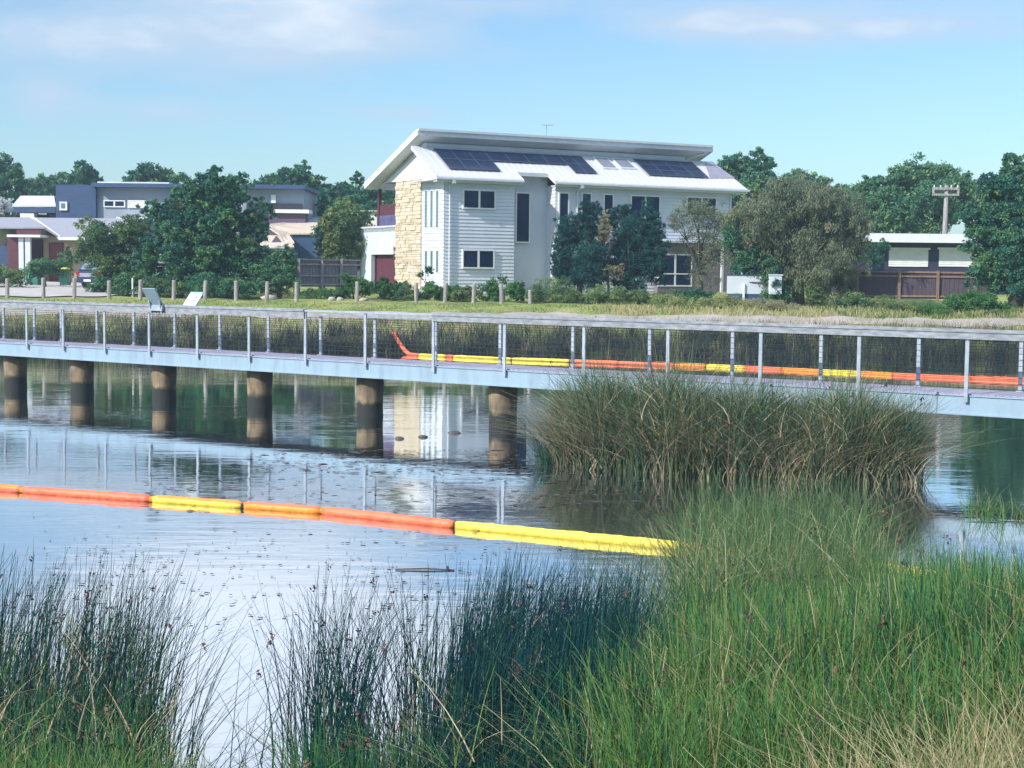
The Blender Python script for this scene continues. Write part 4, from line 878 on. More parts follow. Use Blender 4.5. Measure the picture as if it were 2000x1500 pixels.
# rocks
def rock(loc, sx, sy, sz, label, m_=None):
    vs = []; fs = []; n1, n2 = 8, 5
    for j in range(n2 + 1):
        for i in range(n1):
            th = math.pi * j / n2; ph = 2 * math.pi * i / n1; r_ = 1 + random.uniform(-.18, .18)
            vs.append((sx * math.sin(th) * math.cos(ph) * r_, sy * math.sin(th) * math.sin(ph) * r_, sz * math.cos(th) * r_))
    for j in range(n2):
        for i in range(n1): fs.append((j * n1 + i, j * n1 + (i + 1) % n1, (j + 1) * n1 + (i + 1) % n1, (j + 1) * n1 + i))
    o = MB().add(vs, fs).build('rock', m_ or M['rock'], None, True); o.location = loc; tag(o, label, 'rock', 'pale rocks on the far bank'); return o
rock(PGr(525, 81, .08), .45, .3, .2, 'flat pale rock right of the big dark tree')
rock(PGr(648, 80.5, .05), .22, .2, .14, 'small pale rock left of the hedge mound bollard')
rock(PGr(665, 80.4, .05), .2, .2, .13, 'pale rock beside the low clipped hedge strip')
rock(PGr(711, 80.3, .05), .25, .2, .12, 'small pale rock just right of the hedge bollard')

# ------------------------------------------------------------------ bins
def bin_(px, D, label, lid, rz, open_=False):
    r_ = empty('wheelie_bin', PGr(px, D, .07), label, 'bin', 'wheelie bins by the drive', rz)
    b = MB(); w0, w1 = .24, .30
    b.add([(-w0, -w0, .04), (w0, -w0, .04), (w0, w0, .04), (-w0, w0, .04), (-w1, -w1, .95), (w1, -w1, .95), (w1, w1 + .04, .95), (-w1, w1 + .04, .95)],
          [(0, 3, 2, 1), (0, 1, 5, 4), (1, 2, 6, 5), (2, 3, 7, 6), (3, 0, 4, 7), (4, 5, 6, 7)]); b.box(-w1 - .02, w1 + .02, -w1 - .02, w1 + .06, .91, .96)
    b.build('body', M['bin'], r_, bevel=.02)
    l_ = MB()
    if open_: l_.slab([(-.31, .36, .96), (.31, .36, .96), (.31, .50, .30), (-.31, .50, .30)], (0, .05, .02))
    else: l_.slab([(-.33, -.35, .97), (.33, -.35, .97), (.33, .36, 1.03), (-.33, .36, 1.03)], (0, 0, .07))
    l_.build('lid', lid, r_)
    MB().tube([(-.25, .42, .93), (.25, .42, .93)], .02, 8).build('handle', M['bin'], r_)
    for sx in (-1, 1): MB().tube([(sx * .26, .28, .1), (sx * .31, .28, .1)], .1, 14).build('wheel', M['rubber'], r_)
bin_(74, 93, 'dark green bin with bright green lid hanging open', M['bingreen'], rad(60), True)
bin_(60, 93.6, 'dark green bin at the far left of the row, half hidden by bushes', M['bin'], rad(20))
bin_(126, 93, 'green bin with closed yellow lid', M['binlid'], rad(8))

# ------------------------------------------------------------------ car (rear three-quarter view)
cl = PGr(172, 90, .07); cr = empty('parked_car', cl, 'dark parked hatchback seen from behind, half under the olive tree', 'car', rz=rad(-22))
# loft along length y (rear at y=0, front y=4.3): stations (y, half width, z low, z belt)
def loft(st, mname, nm, parent, nseg=None, bev=True):
    b = MB(); vs = []; n = 8
    for (y, hw, z0, z1, tw) in st:
        vs += [(-hw * .92, y, z0), (hw * .92, y, z0), (hw, y, z0 + (z1 - z0) * .25), (hw, y, z0 + (z1 - z0) * .7), (hw * tw, y, z1), (-hw * tw, y, z1), (-hw, y, z0 + (z1 - z0) * .7), (-hw, y, z0 + (z1 - z0) * .25)]
    fs = []
    for i in range(len(st) - 1):
        for k in range(n): fs.append((i * n + k, (i + 1) * n + k, (i + 1) * n + (k + 1) % n, i * n + (k + 1) % n))
    fs += [tuple(range(n)), tuple(range((len(st) - 1) * n, len(st) * n))[::-1]]
    return b.add(vs, fs).build(nm, M[mname], parent, False, .03)
loft([(0, .80, .35, .95, .9), (.12, .87, .28, 1.02, .9), (1.0, .90, .25, 1.02, .92), (3.2, .90, .25, .98, .92), (3.9, .88, .28, .86, .9), (4.25, .76, .35, .72, .85)], 'car', 'body', cr)
loft([(.1, .72, 1.0, 1.08, .9), (.45, .76, 1.0, 1.48, .8), (1.2, .77, 1.0, 1.56, .8), (2.2, .77, 1.0, 1.52, .8), (3.1, .74, .96, 1.02, .8)], 'car', 'cabin', cr)
MB().slab([(-.6, .09, 1.06), (.6, .09, 1.06), (.52, .40, 1.44), (-.52, .40, 1.44)], (0, -.03, .01)).build('rear_window', mat('painted_reflection_glass', (.22, .28, .36), (.10, .14, .22), 5, .1), cr)  # reflection on the rear glass is painted in as pale mottled colour
MB().box(-.78, .78, -.06, .02, .30, .52).build('bumper', M['car'], cr, bevel=.03)
MB().slab([(-.62, -.005, .62), (.62, -.005, .62), (.66, -.005, .86), (-.66, -.005, .86)], (0, -.03, 0)).build('tailgate_panel', M['carsilver'], cr)
for sx in (-1, 1): MB().slab([(sx * .55, -.01, .70), (sx * .84, .03, .72), (sx * .86, .04, .96), (sx * .62, -.0, .92)], (0, -.045, 0)).build('tail_light', M['lamp_red'], cr)
MB().box(-.25, .25, -.085, -.062, .36, .48).build('number_plate', M['signface'], cr)
for sx in (-1, 1):
    MB().slab([(sx * .775, .5, 1.06), (sx * .775, 2.7, 1.06), (sx * .66, 2.1, 1.46), (sx * .66, .7, 1.44)], (sx * .03, 0, 0)).build('side_window', M['glass'], cr)
    for y in (.85, 3.3):
        wh_ = MB().tube([(sx * .72, y, .31), (sx * .91, y, .31)], .31, 18).build('wheel', M['rubber'], cr); MB().tube([(sx * .89, y, .31), (sx * .92, y, .31)], .19, 12).build('rim', M['chrome'], wh_)

# ------------------------------------------------------------------ bridge
def Dn(x): return F / (66 + (x - 57) * 35 / 1836)
DECK = 1.43
def near_pt(px, z=0.0):
    D = Dn(px); X = (px - 1000) / F * D; return Vector((X, D, z))
A = near_pt(57); Bq = near_pt(1893); U = (Bq - A).normalized(); NN = Vector((-U.y, U.x, 0))       # NN points away from the camera
BW = 1.25
fb = empty('footbridge', (A.x, A.y, 0), 'long pale blue footbridge with cable railings on timber piles', 'footbridge')
def lb_(s, n, z): return Vector((U.x * s + NN.x * n, U.y * s + NN.y * n, z))
def s_near(px):
    best = (px - 1000) / F          # X = k*D on the line
    return (best * A.y - A.x) / (U.x - best * U.y)
def s_far(px):
    k = (px - 1000) / F; a = A + NN * BW; return (k * a.y - a.x) / (U.x - k * U.y)
S0, S1 = -16.0, 46.0
NPX = [57, 128, 209, 296, 390, 491, 601, 718, 851, 990, 1145, 1309, 1490, 1682, 1893]
FPX = [1996, 1796, 1605, 1432, 1270, 1120, 978, 852, 733, 627, 525, 430, 342, 262, 190, 120, 68, 8]
ns = [s_near(p) for p in NPX]; fs_ = sorted(s_far(p) for p in FPX)
st = 2.0
while ns[0] - st > S0: ns.insert(0, ns[0] - st)
while ns[-1] + st < S1: ns.append(ns[-1] + st)
while fs_[0] - st > S0: fs_.insert(0, fs_[0] - st)
while fs_[-1] + st < S1: fs_.append(fs_[-1] + st)
def bbar(s0, s1, n0, n1, z0, z1, nm, mt, mb=None, bevel=0):
    b = mb or MB(); vs = [lb_(s0, n0, z0), lb_(s1, n0, z0), lb_(s1, n1, z0), lb_(s0, n1, z0), lb_(s0, n0, z1), lb_(s1, n0, z1), lb_(s1, n1, z1), lb_(s0, n1, z1)]
    b.add(vs, [(0, 3, 2, 1), (4, 5, 6, 7), (0, 1, 5, 4), (1, 2, 6, 5), (2, 3, 7, 6), (3, 0, 4, 7)])
    return b if mb is not None else b.build(nm, mt, fb, bevel=bevel)
dk = MB(); s = S0
while s < S1: bbar(s + .004, s + .136, .0, BW, DECK - .05, DECK - random.uniform(0, .006), '', None, dk); s += .14
dk.build('deck', M['deck'], fb)
jo = MB()
for n0 in (.2, .62, 1.05): bbar(S0, S1, n0 - .05, n0 + .05, DECK - .32, DECK - .052, '', None, jo)
jo.build('joist', M['dark'], fb)
s = S0; edges = [S0]
edges = sorted([S0, S1] + [s_near(p) for p in (-20, 491, 1075, 1835)])
for a, b in zip(edges, edges[1:]):
    fz = MB(); bbar(a + .006, b - .006, -.05, -.01, DECK - .39, DECK - .05, '', None, fz); bbar(a + .006, b - .006, -.09, -.01, DECK - .415, DECK - .39, '', None, fz); bbar(a + .006, b - .006, -.075, -.01, DECK - .05, DECK - .03, '', None, fz)
    fz.build('fascia', M['fascia'], fb)
bbar(S0, S1, BW + .01, BW + .05, DECK - .41, DECK - .04, 'fascia', M['fascia'])
NTOP, FTOP = 2.60, 2.46
for s in ns:
    b = MB(); bbar(s - .037, s + .037, -.13, -.094, DECK - .16, NTOP, '', None, b); bbar(s - .06, s + .06, -.145, -.10, NTOP - .0, NTOP + .02, '', None, b); b.build('railing_post', M['steel'], fb)
for s in fs_:
    b = MB(); bbar(s - .037, s + .037, BW - .06, BW - .01, DECK - .002, FTOP, '', None, b); bbar(s - .07, s + .07, BW - .09, BW - .0, DECK + .0, DECK + .02, '', None, b); b.build('railing_post', M['steel'], fb)
sa, sb = s_near(601) , s_near(851)
b = MB(); bbar(S0, sa, -.19, -.03, NTOP - .03 + .052, NTOP + .09, '', None, b); bbar(S0, sa, -.17, -.135, NTOP - .14, NTOP + .02, '', None, b)
b.build('handrail', M['railtimber'], fb)
b = MB(); bbar(sb, S1, -.19, -.03, NTOP + .022, NTOP + .085, '', None, b); bbar(sb, S1, -.17, -.146, NTOP - .11, NTOP + .02, '', None, b)
b.build('handrail', M['railtimber'], fb)
bbar(sa + .003, sb - .003, -.16, -.04, NTOP + .021, NTOP + .07, 'handrail', M['steel'])
bbar(S0, S1, BW - .12, BW + .04, FTOP + .001, FTOP + .07, 'handrail', M['railtimber'])
for k in range(9):
    z = DECK + .12 + k * .115
    MB().tube([lb_(S0, -.11, z), lb_(S1, -.11, z)], .006, 5).build('cable', M['cable'], fb)
for k in range(8):
    z = DECK + .12 + k * .115
    MB().tube([lb_(S0, BW - .03, z), lb_(S1, BW - .03, z)], .006, 5).build('cable', M['cable'], fb)
def s_off(px, n):
    k = (px - 1000) / F; a = A + NN * n; return (k * a.y - a.x) / (U.x - k * U.y)
sp_l = [s_off(p, .55) for p in (28, 158, 319, 506, 722, 983, 1300, 1690, 2160)]
k = 4.3
sp_l = [sp_l[0] - k * 2, sp_l[0] - k] + sp_l + [sp_l[-1] + k * i for i in range(1, 5)]
for s in sp_l:
    c = lb_(s, .55, 0); b = MB(); pr = [.335, .34, .34, .33, .335, .35, .345]
    b.tube([(c.x, c.y, z) for z in (-1.2, -.3, .0, .25, .5, .75, DECK - .33)], pr, 20); b.build('pile', M['pile'], fb, True)
# information signs on the railings
def sign(sc, n0, z0, outw, hgt, wid, label, face, mi):
    c = lb_(sc, n0, 0) + Vector((A.x, A.y, 0))
    r_ = empty('sign_panel', (c.x, c.y, z0), label, 'sign', 'slanted information signs on the footbridge')
    a = U * (wid / 2); up = NN * outw + Vector((0, 0, hgt))
    nrm_ = U.cross(up).normalized(); 
    if nrm_.z < 0: nrm_ = -nrm_
    b = MB(); b.slab([-a, a, a + up, -a + up], nrm_ * -.03); b.build('board', M['signback'] if not face else M['signface'], r_)
    if face:
        e = .04; f0 = nrm_ * .004
        b = MB()
        for (u_, v_, ru, rv) in ((.12, .62, .07, .10), (.10, .40, .07, .08)):
            q_ = []
            for k in range(10):
                t = 2 * math.pi * k / 10; q_.append(U * (u_ + ru * math.cos(t)) + up * (v_ + rv * math.sin(t)) + f0)
            b.slab(q_, nrm_ * .002)
        for v_ in (.2, .27, .34, .5, .57, .66, .73):
            b.slab([U * (-.22) + up * v_ + f0, U * (.0) + up * v_ + f0, U * (.0) + up * (v_ + .02) + f0, U * (-.22) + up * (v_ + .02) + f0], nrm_ * .002)
        b.build('print', M['signink'], r_)
        b = MB(); b.slab([-a + up * .86 + f0, a + up * .86 + f0, a + up * .99 + f0, -a + up * .99 + f0], nrm_ * .002); b.build('header_band', mat('blue_header', (.30, .45, .60), None, 3, .5), r_)
    else:
        b = MB(); b.slab([-a * 1.02 - Vector((0, 0, .0)) , a * 1.02, a * 1.02 + Vector((0, 0, -.16)) - NN * .02, -a * 1.02 + Vector((0, 0, -.16)) - NN * .02], -NN * .06); b.build('mounting_box', M['steel'], r_)
    for e in (-.2, .2): MB().bar(U * e - nrm_ * .035 + up * .3, U * e + Vector((0, 0, -.22)) - nrm_ * .03, .04, .04).build('bracket', M['steel'], r_)
ss = s_near(317); sign(ss, -.2, 2.68, -.30, .46, .50, 'blue grey slanted sign panel seen from behind on the near railing', False, 0)
ss = s_far(368); sign(ss, BW - .02, 2.62, .34, .40, .50, 'white slanted sign panel with round pictures facing the walkway', True, 0)

# ------------------------------------------------------------------ floating booms
def boom(name, label, pts, secs, r, zc):
    """pts: plan polyline; secs: list of (px_from, px_to, material); one puckered float per colour section"""
    root = empty(name, (pts[0][0], pts[0][1], 0), label, 'boom')
    base = Vector((pts[0][0], pts[0][1], 0))
    xs_ = np.array([p[0] for p in pts]); ys_ = np.array([p[1] for p in pts]); zs_ = np.array([p[2] for p in pts])
    dist = np.r_[0, np.cumsum(np.hypot(np.diff(xs_), np.diff(ys_)))]
    pxs = np.array([p[3] for p in pts])
    for (p0, p1, mt, mt2) in secs:
        d0, d1 = np.interp([p0, p1], pxs, dist); n_ = max(6, int((d1 - d0) / .11)); path = []; rs = []
        for i in range(n_ + 1):
            f = i / n_; dd = d0 + (d1 - d0) * f
            e = min(i, n_ - i); rr = r * (1 + random.uniform(-.05, .05)) * (.80 if e == 0 else .96 if e == 1 else 1) * (.94 if i % 13 == 6 else 1)
            path.append((np.interp(dd, dist, xs_) - base.x, np.interp(dd, dist, ys_) - base.y + random.uniform(-.008, .008), zc + np.interp(dd, dist, zs_) + random.uniform(-.004, .004))); rs.append(rr)
        b = MB(); b.tube(path, rs, 16); 
        if mt2:
            for k, f_ in enumerate(b.f):
                cz = sum(b.v[i][2] for i in f_) / len(f_)
                b.m[k] = 1 if cz > zc + r * .55 else 0
        b.build('float_section', [M[mt], M[mt2]] if mt2 else M[mt], root, True)
        e0 = Vector(path[0]); b = MB(); b.tube([e0 + Vector((-.05, 0, 0)), e0 + Vector((.05, 0, 0))], r * .66, 12); b.box(e0.x - .03, e0.x + .03, e0.y - r * .8, e0.y - r * .5, e0.z - .02, e0.z + .03)
        b.build('connector', M['dark'] if random.random() < .4 else M['bamber'], root)
    return root
def wl_pts(lst): 
    out = []
    for px, py in lst:
        p = PZ(px, py, 0); out.append((p.x, p.y, 0.0, px))
    return out
np_ = wl_pts([(-260, 942), (-60, 954), (45, 962), (300, 980), (630, 1003), (890, 1031), (1150, 1056), (1360, 1076), (1500, 1088), (1745, 1118), (1990, 1158), (2150, 1190)])
boom('floating_boom', 'near orange and yellow floating boom curving into the reeds', np_,
     [(-260, 42, 'borange', 'bamber'), (46, 295, 'borange', None), (299, 478, 'byellow', 'bamber'), (481, 628, 'bamber', 'borange'), (632, 888, 'borange', None), (892, 1330, 'byellow', None), (1334, 1480, 'bamber', None), (1484, 1720, 'borange', None), (1724, 1940, 'byellow', None), (1944, 2150, 'borange', None)], .078, .036)
fp = wl_pts([(800, 695), (830, 697), (880, 699), (980, 704), (1115, 708), (1300, 714), (1455, 720), (1600, 727), (1690, 731), (1800, 737), (2000, 745), (2200, 754)])
b0 = fp[0]
tail = []
for px, py, D_, dz in ((768, 656, 70.3, 0), (775, 668, 69.4, 0), (783, 680, 68.6, 0), (790, 690, 68.0, 0)):
    p = P(px, py, D_); zz = max(float(G(p.x, D_)) + .02, p.z) + .10; tail.append((p.x, D_, zz, px))
boom('floating_boom', 'far orange and yellow floating boom behind the footbridge', tail + fp,
     [(768, 818, 'borange', None), (819, 872, 'byellow', None), (873, 886, 'borange', None), (887, 1000, 'byellow', None), (1001, 1113, 'byellow', None), (1114, 1210, 'borange', None), (1211, 1318, 'borange', None), (1319, 1380, 'bamber', None), (1381, 1455, 'byellow', None), (1456, 1530, 'borange', None), (1531, 1606, 'bamber', None), (1607, 1680, 'byellow', None), (1681, 1745, 'bamber', None), (1746, 1900, 'borange', None), (1901, 2200, 'borange', None)], .092, .045)

# ------------------------------------------------------------------ reeds and grasses
def blades(X, Y, Z, h, lean, leandir, bend, w, tint, seg=4, tipw=.25):
    n = len(X); base = np.stack([X, Y, Z], 1)
    ld = np.stack([np.cos(leandir), np.sin(leandir), np.zeros(n)], 1)
    yaw = RNG.random(n) * math.pi; side = np.stack([np.cos(yaw), np.sin(yaw) * .6, np.zeros(n)], 1)
    rows = []
    for k in range(seg + 1):
        t = k / seg
        hor = (lean * t + bend * t ** 2.4) * h
        ver = h * t * (1 - .35 * np.clip(bend, 0, 1.3) * t ** 1.5)
        p = base + ld * hor[:, None] + np.array([0, 0, 1.0]) * ver[:, None]
        ww = w * (1 - (1 - tipw) * t)
        rows.append(p - side * ww[:, None] / 2); rows.append(p + side * ww[:, None] / 2)
    V = np.stack(rows, 1).reshape(-1, 3); st_ = 2 * (seg + 1)
    b = np.arange(n)[:, None] * st_
    Q = np.concatenate([np.stack([b[:, 0] + 2 * k, b[:, 0] + 2 * k + 1, b[:, 0] + 2 * k + 3, b[:, 0] + 2 * k + 2], 1) for k in range(seg)])
    tips = (rows[-1] + rows[-2]) / 2
    return V, Q, np.repeat(tint, st_), tips
def region(n, pxr, Dr, h, tint, w=.008, lean=.12, ldir=None, bend=(0, .35), seg=4, zmin=-.12, edge=0, clump=0, tsd=.12, pw=1.0, hfun=None, zl=None):
    px = pxr[0] + (pxr[1] - pxr[0]) * RNG.random(n) ** pw; D = Dr[0] + (Dr[1] - Dr[0]) * RNG.random(n)
    X = (px - 1000) / F * D; Y = D
    if clump:
        k = max(2, n // clump); ci = RNG.integers(0, k, n); sx = RNG.random(k); sd = RNG.random(k)
        cpx = pxr[0] + (pxr[1] - pxr[0]) * sx; cD = Dr[0] + (Dr[1] - Dr[0]) * sd
        m_ = RNG.random(n) < .7
        Xc = (cpx[ci] - 1000) / F * cD[ci] + RNG.normal(size=n) * .12; Yc = cD[ci] + RNG.normal(size=n) * .12
        X = np.where(m_, Xc, X); Y = np.where(m_, Yc, Y)
    ctt = np.where(m_, (RNG.normal(size=k) * .09)[ci], 0) if clump else 0
    Z = np.maximum(G(X, Y), zmin)
    if zl: Z = Z + zl[0] + (zl[1] - zl[0]) * RNG.random(n)
    hh = h[0] + (h[1] - h[0]) * RNG.random(n)
    if hfun is not None: hh = hh * hfun(1000 + X / Y * F, Y)
    ln = np.abs(RNG.normal(size=n)) * lean
    d = RNG.random(n) * 2 * math.pi if ldir is None else ldir + RNG.normal(size=n) * .6
    bd = bend[0] + (bend[1] - bend[0]) * RNG.random(n) ** 2
    t = np.clip(tint + ctt + RNG.normal(size=n) * tsd, 0, 1)
    return blades(X, Y, Z, hh, ln, d, bd, w * (.7 + .6 * RNG.random(n)), t, seg)
def merge(lst):
    Vs = []; Qs = []; Ts = []; k = 0; tips = []
    for V, Q, T, tp in lst: Vs.append(V); Qs.append(Q + k); Ts.append(T); k += len(V); tips.append(tp)
    return np.concatenate(Vs), np.concatenate(Qs), np.concatenate(Ts), np.concatenate(tips)
def reedobj(name, label, cat, lst, m_='reed', heads=0, hs=.03):
    V, Q, T, tips = merge(lst)
    o = np_mesh(name, V, Q, M[m_], T); tag(o, label, cat, None, 'stuff')
    if heads:
        sel = tips[RNG.choice(len(tips), min(heads, len(tips)), replace=False)]
        per = 9; c = np.repeat(sel, per, 0) + RNG.normal(size=(len(sel) * per, 3)) * np.array([hs * .32, hs * .32, hs * .4])
        n = len(c); a = RNG.normal(size=(n, 3)); a /= np.linalg.norm(a, axis=1)[:, None]; b = np.cross(a, RNG.normal(size=(n, 3))); b /= np.linalg.norm(b, axis=1)[:, None]
        s_ = hs * (.4 + .5 * RNG.random(n)); A_ = a * s_[:, None] * .5; B_ = b * s_[:, None] * .28
        V2 = np.stack([c - A_, c + B_, c + A_, c - B_], 1).reshape(-1, 3)
        np_mesh('seed_heads', V2, np.arange(4 * n).reshape(n, 4), M['seed'], np.repeat(RNG.random(n), 4), o)
    return o
# left clump
reedobj('reeds', 'tall dark rushes with brown seed heads at the lower left', 'reeds', [
    region(1500, (-260, 275), (9.2, 12.6), (1.1, 1.62), .12, .011, .10, 0.2, (0, .3), clump=40),
    region(1700, (-260, 270), (8.2, 10.5), (.85, 1.2), .36, .011, .10, None, (0, .4), clump=40),
    region(80, (230, 370), (9.8, 12.2), (1.1, 1.6), .14, .0095, .35, 0.0, (.1, .8)),
    region(22, (400, 560), (9.6, 11.5), (1.0, 1.4), .14, .009, .4, None, (.2, .9)),
    region(900, (-260, 290), (8.4, 12), (.2, .45), .85, .011, .8, None, (.2, 1.2), clump=16, tsd=.12, zl=(.3, .95)), region(500, (-260, 330), (8.4, 12), (.8, 1.25), .88, .008, .2, None, (.1, .9))], heads=170, hs=.042)
reedobj('bank_grass_near', 'bright green grass below the left rushes', 'grass', [
    region(4200, (-260, 330), (6.6, 8.8), (.75, 1.05), .60, .010, .14, None, (0, .6), clump=30), region(500, (-260, 330), (6.6, 8.6), (.7, 1.0), .93, .009, .25, None, (.1, .8))])
# middle fans of rushes and the dark clump
reedobj('reeds', 'open fan of thin rushes left of the dark central clump', 'reeds', [
    region(230, (600, 720), (9.6, 12.0), (1.2, 1.6), .10, .010, .10, math.pi * .02, (0, .35), clump=35),
    region(120, (580, 700), (9.6, 12.0), (1.1, 1.5), .10, .010, .14, math.pi, (0, .35), clump=30),
    region(900, (590, 790), (8.4, 10.0), (.75, 1.05), .34, .011, .16, None, (0, .6), clump=35),
    region(170, (760, 870), (9.8, 12.2), (1.2, 1.6), .12, .010, .2, None, (0, .5), clump=35),
    region(150, (600, 880), (8.8, 11.5), (.7, 1.2), .88, .009, .35, None, (.2, 1.0))], heads=45, hs=.042)
reedobj('reeds', 'dense dark teal rushes at the centre of the near bank', 'reeds', [
    region(1200, (880, 1230), (11.0, 12.7), (1.15, 1.55), .06, .0105, .10, 0.3, (0, .35), clump=60), region(2700, (865, 1200), (9.0, 11.2), (1.15, 1.58), .06, .0105, .07, 0.3, (0, .35), clump=60),
    region(650, (960, 1340), (11.0, 13.2), (1.2, 1.55), .12, .010, .12, 0.3, (0, .3), clump=50),
    region(2200, (860, 1200), (8.2, 9.8), (.7, 1.1), .14, .009, .15, None, (0, .5), clump=30),
    region(700, (860, 1220), (8.4, 11.5), (.25, .55), .75, .011, .8, None, (.2, 1.2), clump=12, tsd=.2, zl=(.1, .9)), region(260, (820, 1250), (8.2, 10.5), (.8, 1.25), .95, .011, .5, None, (.3, 1.1))], heads=40, hs=.042)
# right mass
reedobj('reeds', 'broad mass of green rushes filling the lower right', 'reeds', [
    region(7800, (1330, 2200), (8.8, 12.9), (1.15, 1.52), .54, .014, .09, None, (0, .4), clump=60, tsd=.17), region(1500, (1175, 1340), (8.6, 11.2), (1.05, 1.4), .50, .012, .12, None, (0, .5), clump=50, tsd=.16), region(1500, (1690, 1960), (12.6, 15.0), (1.12, 1.45), .58, .0095, .14, None, (0, .6), clump=40, tsd=.17), region(900, (1690, 2200), (12.6, 14.4), (1.0, 1.35), .6, .009, .14, None, (0, .6), clump=40, tsd=.17),
    region(4200, (1180, 2200), (7.6, 9.4), (.85, 1.15), .57, .013, .14, None, (0, .6), clump=40),
    region(2600, (1200, 2200), (8.0, 12.2), (.8, 1.35), .82, .012, .20, None, (.05, 1.0), clump=20),
    region(2000, (1190, 2200), (8.0, 12.4), (.25, .5), .62, .011, .8, None, (.2, 1.2), clump=14, tsd=.2, zl=(.15, .95)), region(500, (1180, 2200), (7.8, 10), (.8, 1.2), .97, .011, .4, None, (.2, 1.1))], heads=60, hs=.045)
reedobj('reeds', 'taller olive green rushes rising behind the right mass toward the island', 'reeds', [
    region(3000, (1350, 1720), (12.6, 16.8), (1.35, 1.75), .50, .0095, .12, None, (0, .45), clump=60, tsd=.15),
    region(1500, (1340, 1730), (12.6, 16.6), (.3, .6), .70, .012, .7, None, (.2, 1.2), clump=14, tsd=.2, zl=(.2, 1.15)), region(1200, (1330, 1740), (12.4, 16.5), (1.1, 1.6), .78, .0095, .25, None, (.1, 1.0), clump=20),
    region(260, (1240, 1400), (12.4, 14.2), (1.2, 1.5), .4, .008, .25, math.pi * .9, (0, .6))], 'reedo', heads=30, hs=.05)
reedobj('reeds', 'low reeds reaching into the bright water at the right edge', 'reeds', [
    region(500, (1920, 2150), (22, 24.5), (.3, .6), .62, .013, .3, None, (.1, .9), clump=40),
    region(300, (1720, 2150), (13.0, 15.5), (.5, .9), .3, .008, .15, None, (0, .4), clump=20)])
reedobj('dry_grass', 'straw coloured dry grass along the bottom right edge', 'grass', [
    region(2600, (1250, 2300), (5.6, 7.2), (.45, .85), .97, .007, .3, None, (.1, 1.1), clump=40, tsd=.06, hfun=lambda px, D: np.clip((px - 1100) / 500, .55, 1.1)),
    region(1800, (1150, 2300), (5.8, 7.6), (.5, .85), .72, .008, .2, None, (0, .8), clump=30)])
# island
def isl_h(px, D): return np.interp(px, [1040, 1100, 1180, 1300, 1420, 1520, 1600, 1680, 1760, 1810, 1850], [.62, .95, 1.08, 1.12, 1.02, .96, .94, 1.0, .88, .75, .5])
def island(n, pxr, h, tint, w, lean, bend, clump=60, tsd=.13, zb=None):
    px = pxr[0] + (pxr[1] - pxr[0]) * RNG.random(n); f = (px - 1060) / 770
    D = 29.6 - 2.0 * f + (RNG.random(n) - .5) * 2.4 * np.sqrt(np.clip(1 - (2 * f - 1) ** 2, .1, 1))
    X = (px - 1000) / F * D; k = max(2, n // clump); ci = RNG.integers(0, k, n); idx = RNG.integers(0, n, k); mm = RNG.random(n) < .6
    X = np.where(mm, X[idx][ci] + RNG.normal(size=n) * .13, X); Y = np.where(mm, D[idx][ci] + RNG.normal(size=n) * .13, D)
    hh = (h[0] + (h[1] - h[0]) * RNG.random(n)) * isl_h(1000 + X / Y * F, Y) * (1 + .13 * np.sin(X * 4.3 + 1) + .10 * np.sin(X * 9.7 + Y * 3) + .11 * RNG.normal(size=n))
    side = (1000 + X / Y * F - 1440) / 400
    d = np.where(RNG.random(n) < np.abs(side) * .3, np.where(side > 0, 0, math.pi), RNG.random(n) * 2 * math.pi)
    bd = bend[0] + (bend[1] - bend[0]) * RNG.random(n) ** 1.7
    z0 = np.full(n, -.08) if zb is None else (zb[0] + (zb[1] - zb[0]) * RNG.random(n)) * isl_h(1000 + X / Y * F, Y)
    return blades(X, Y, z0, hh, np.abs(RNG.normal(size=n)) * lean, d, bd, w * (.7 + .6 * RNG.random(n)), np.clip(tint + RNG.normal(size=n) * tsd, 0, 1), 5)
reedobj('reed_island', 'large clump of reeds standing in the lake before the footbridge', 'reeds', [
    island(6000, (1100, 1790), (1.3, 1.95), .52, .014, .09, (0, .6), tsd=.16), island(3500, (1100, 1790), (1.0, 1.6), .30, .015, .16, (.1, 1.0)),
    island(4600, (1100, 1790), (.8, 1.6), .86, .022, .25, (.4, 1.3), 30, .08), island(1500, (1100, 1790), (.5, 1.0), .1, .02, .3, (.1, 1.0), 30, .08), island(4200, (1100, 1790), (.35, .75), .72, .020, .7, (.2, 1.2), 25, .2, (.15, 1.15)), island(3000, (1100, 1790), (.35, .7), .35, .018, .5, (.2, 1.0), 30, .15, (.5, 1.25)), island(300, (1060, 1120), (1.1, 1.6), .3, .012, .35, (.1, .7))], 'reedi', heads=40, hs=.08)
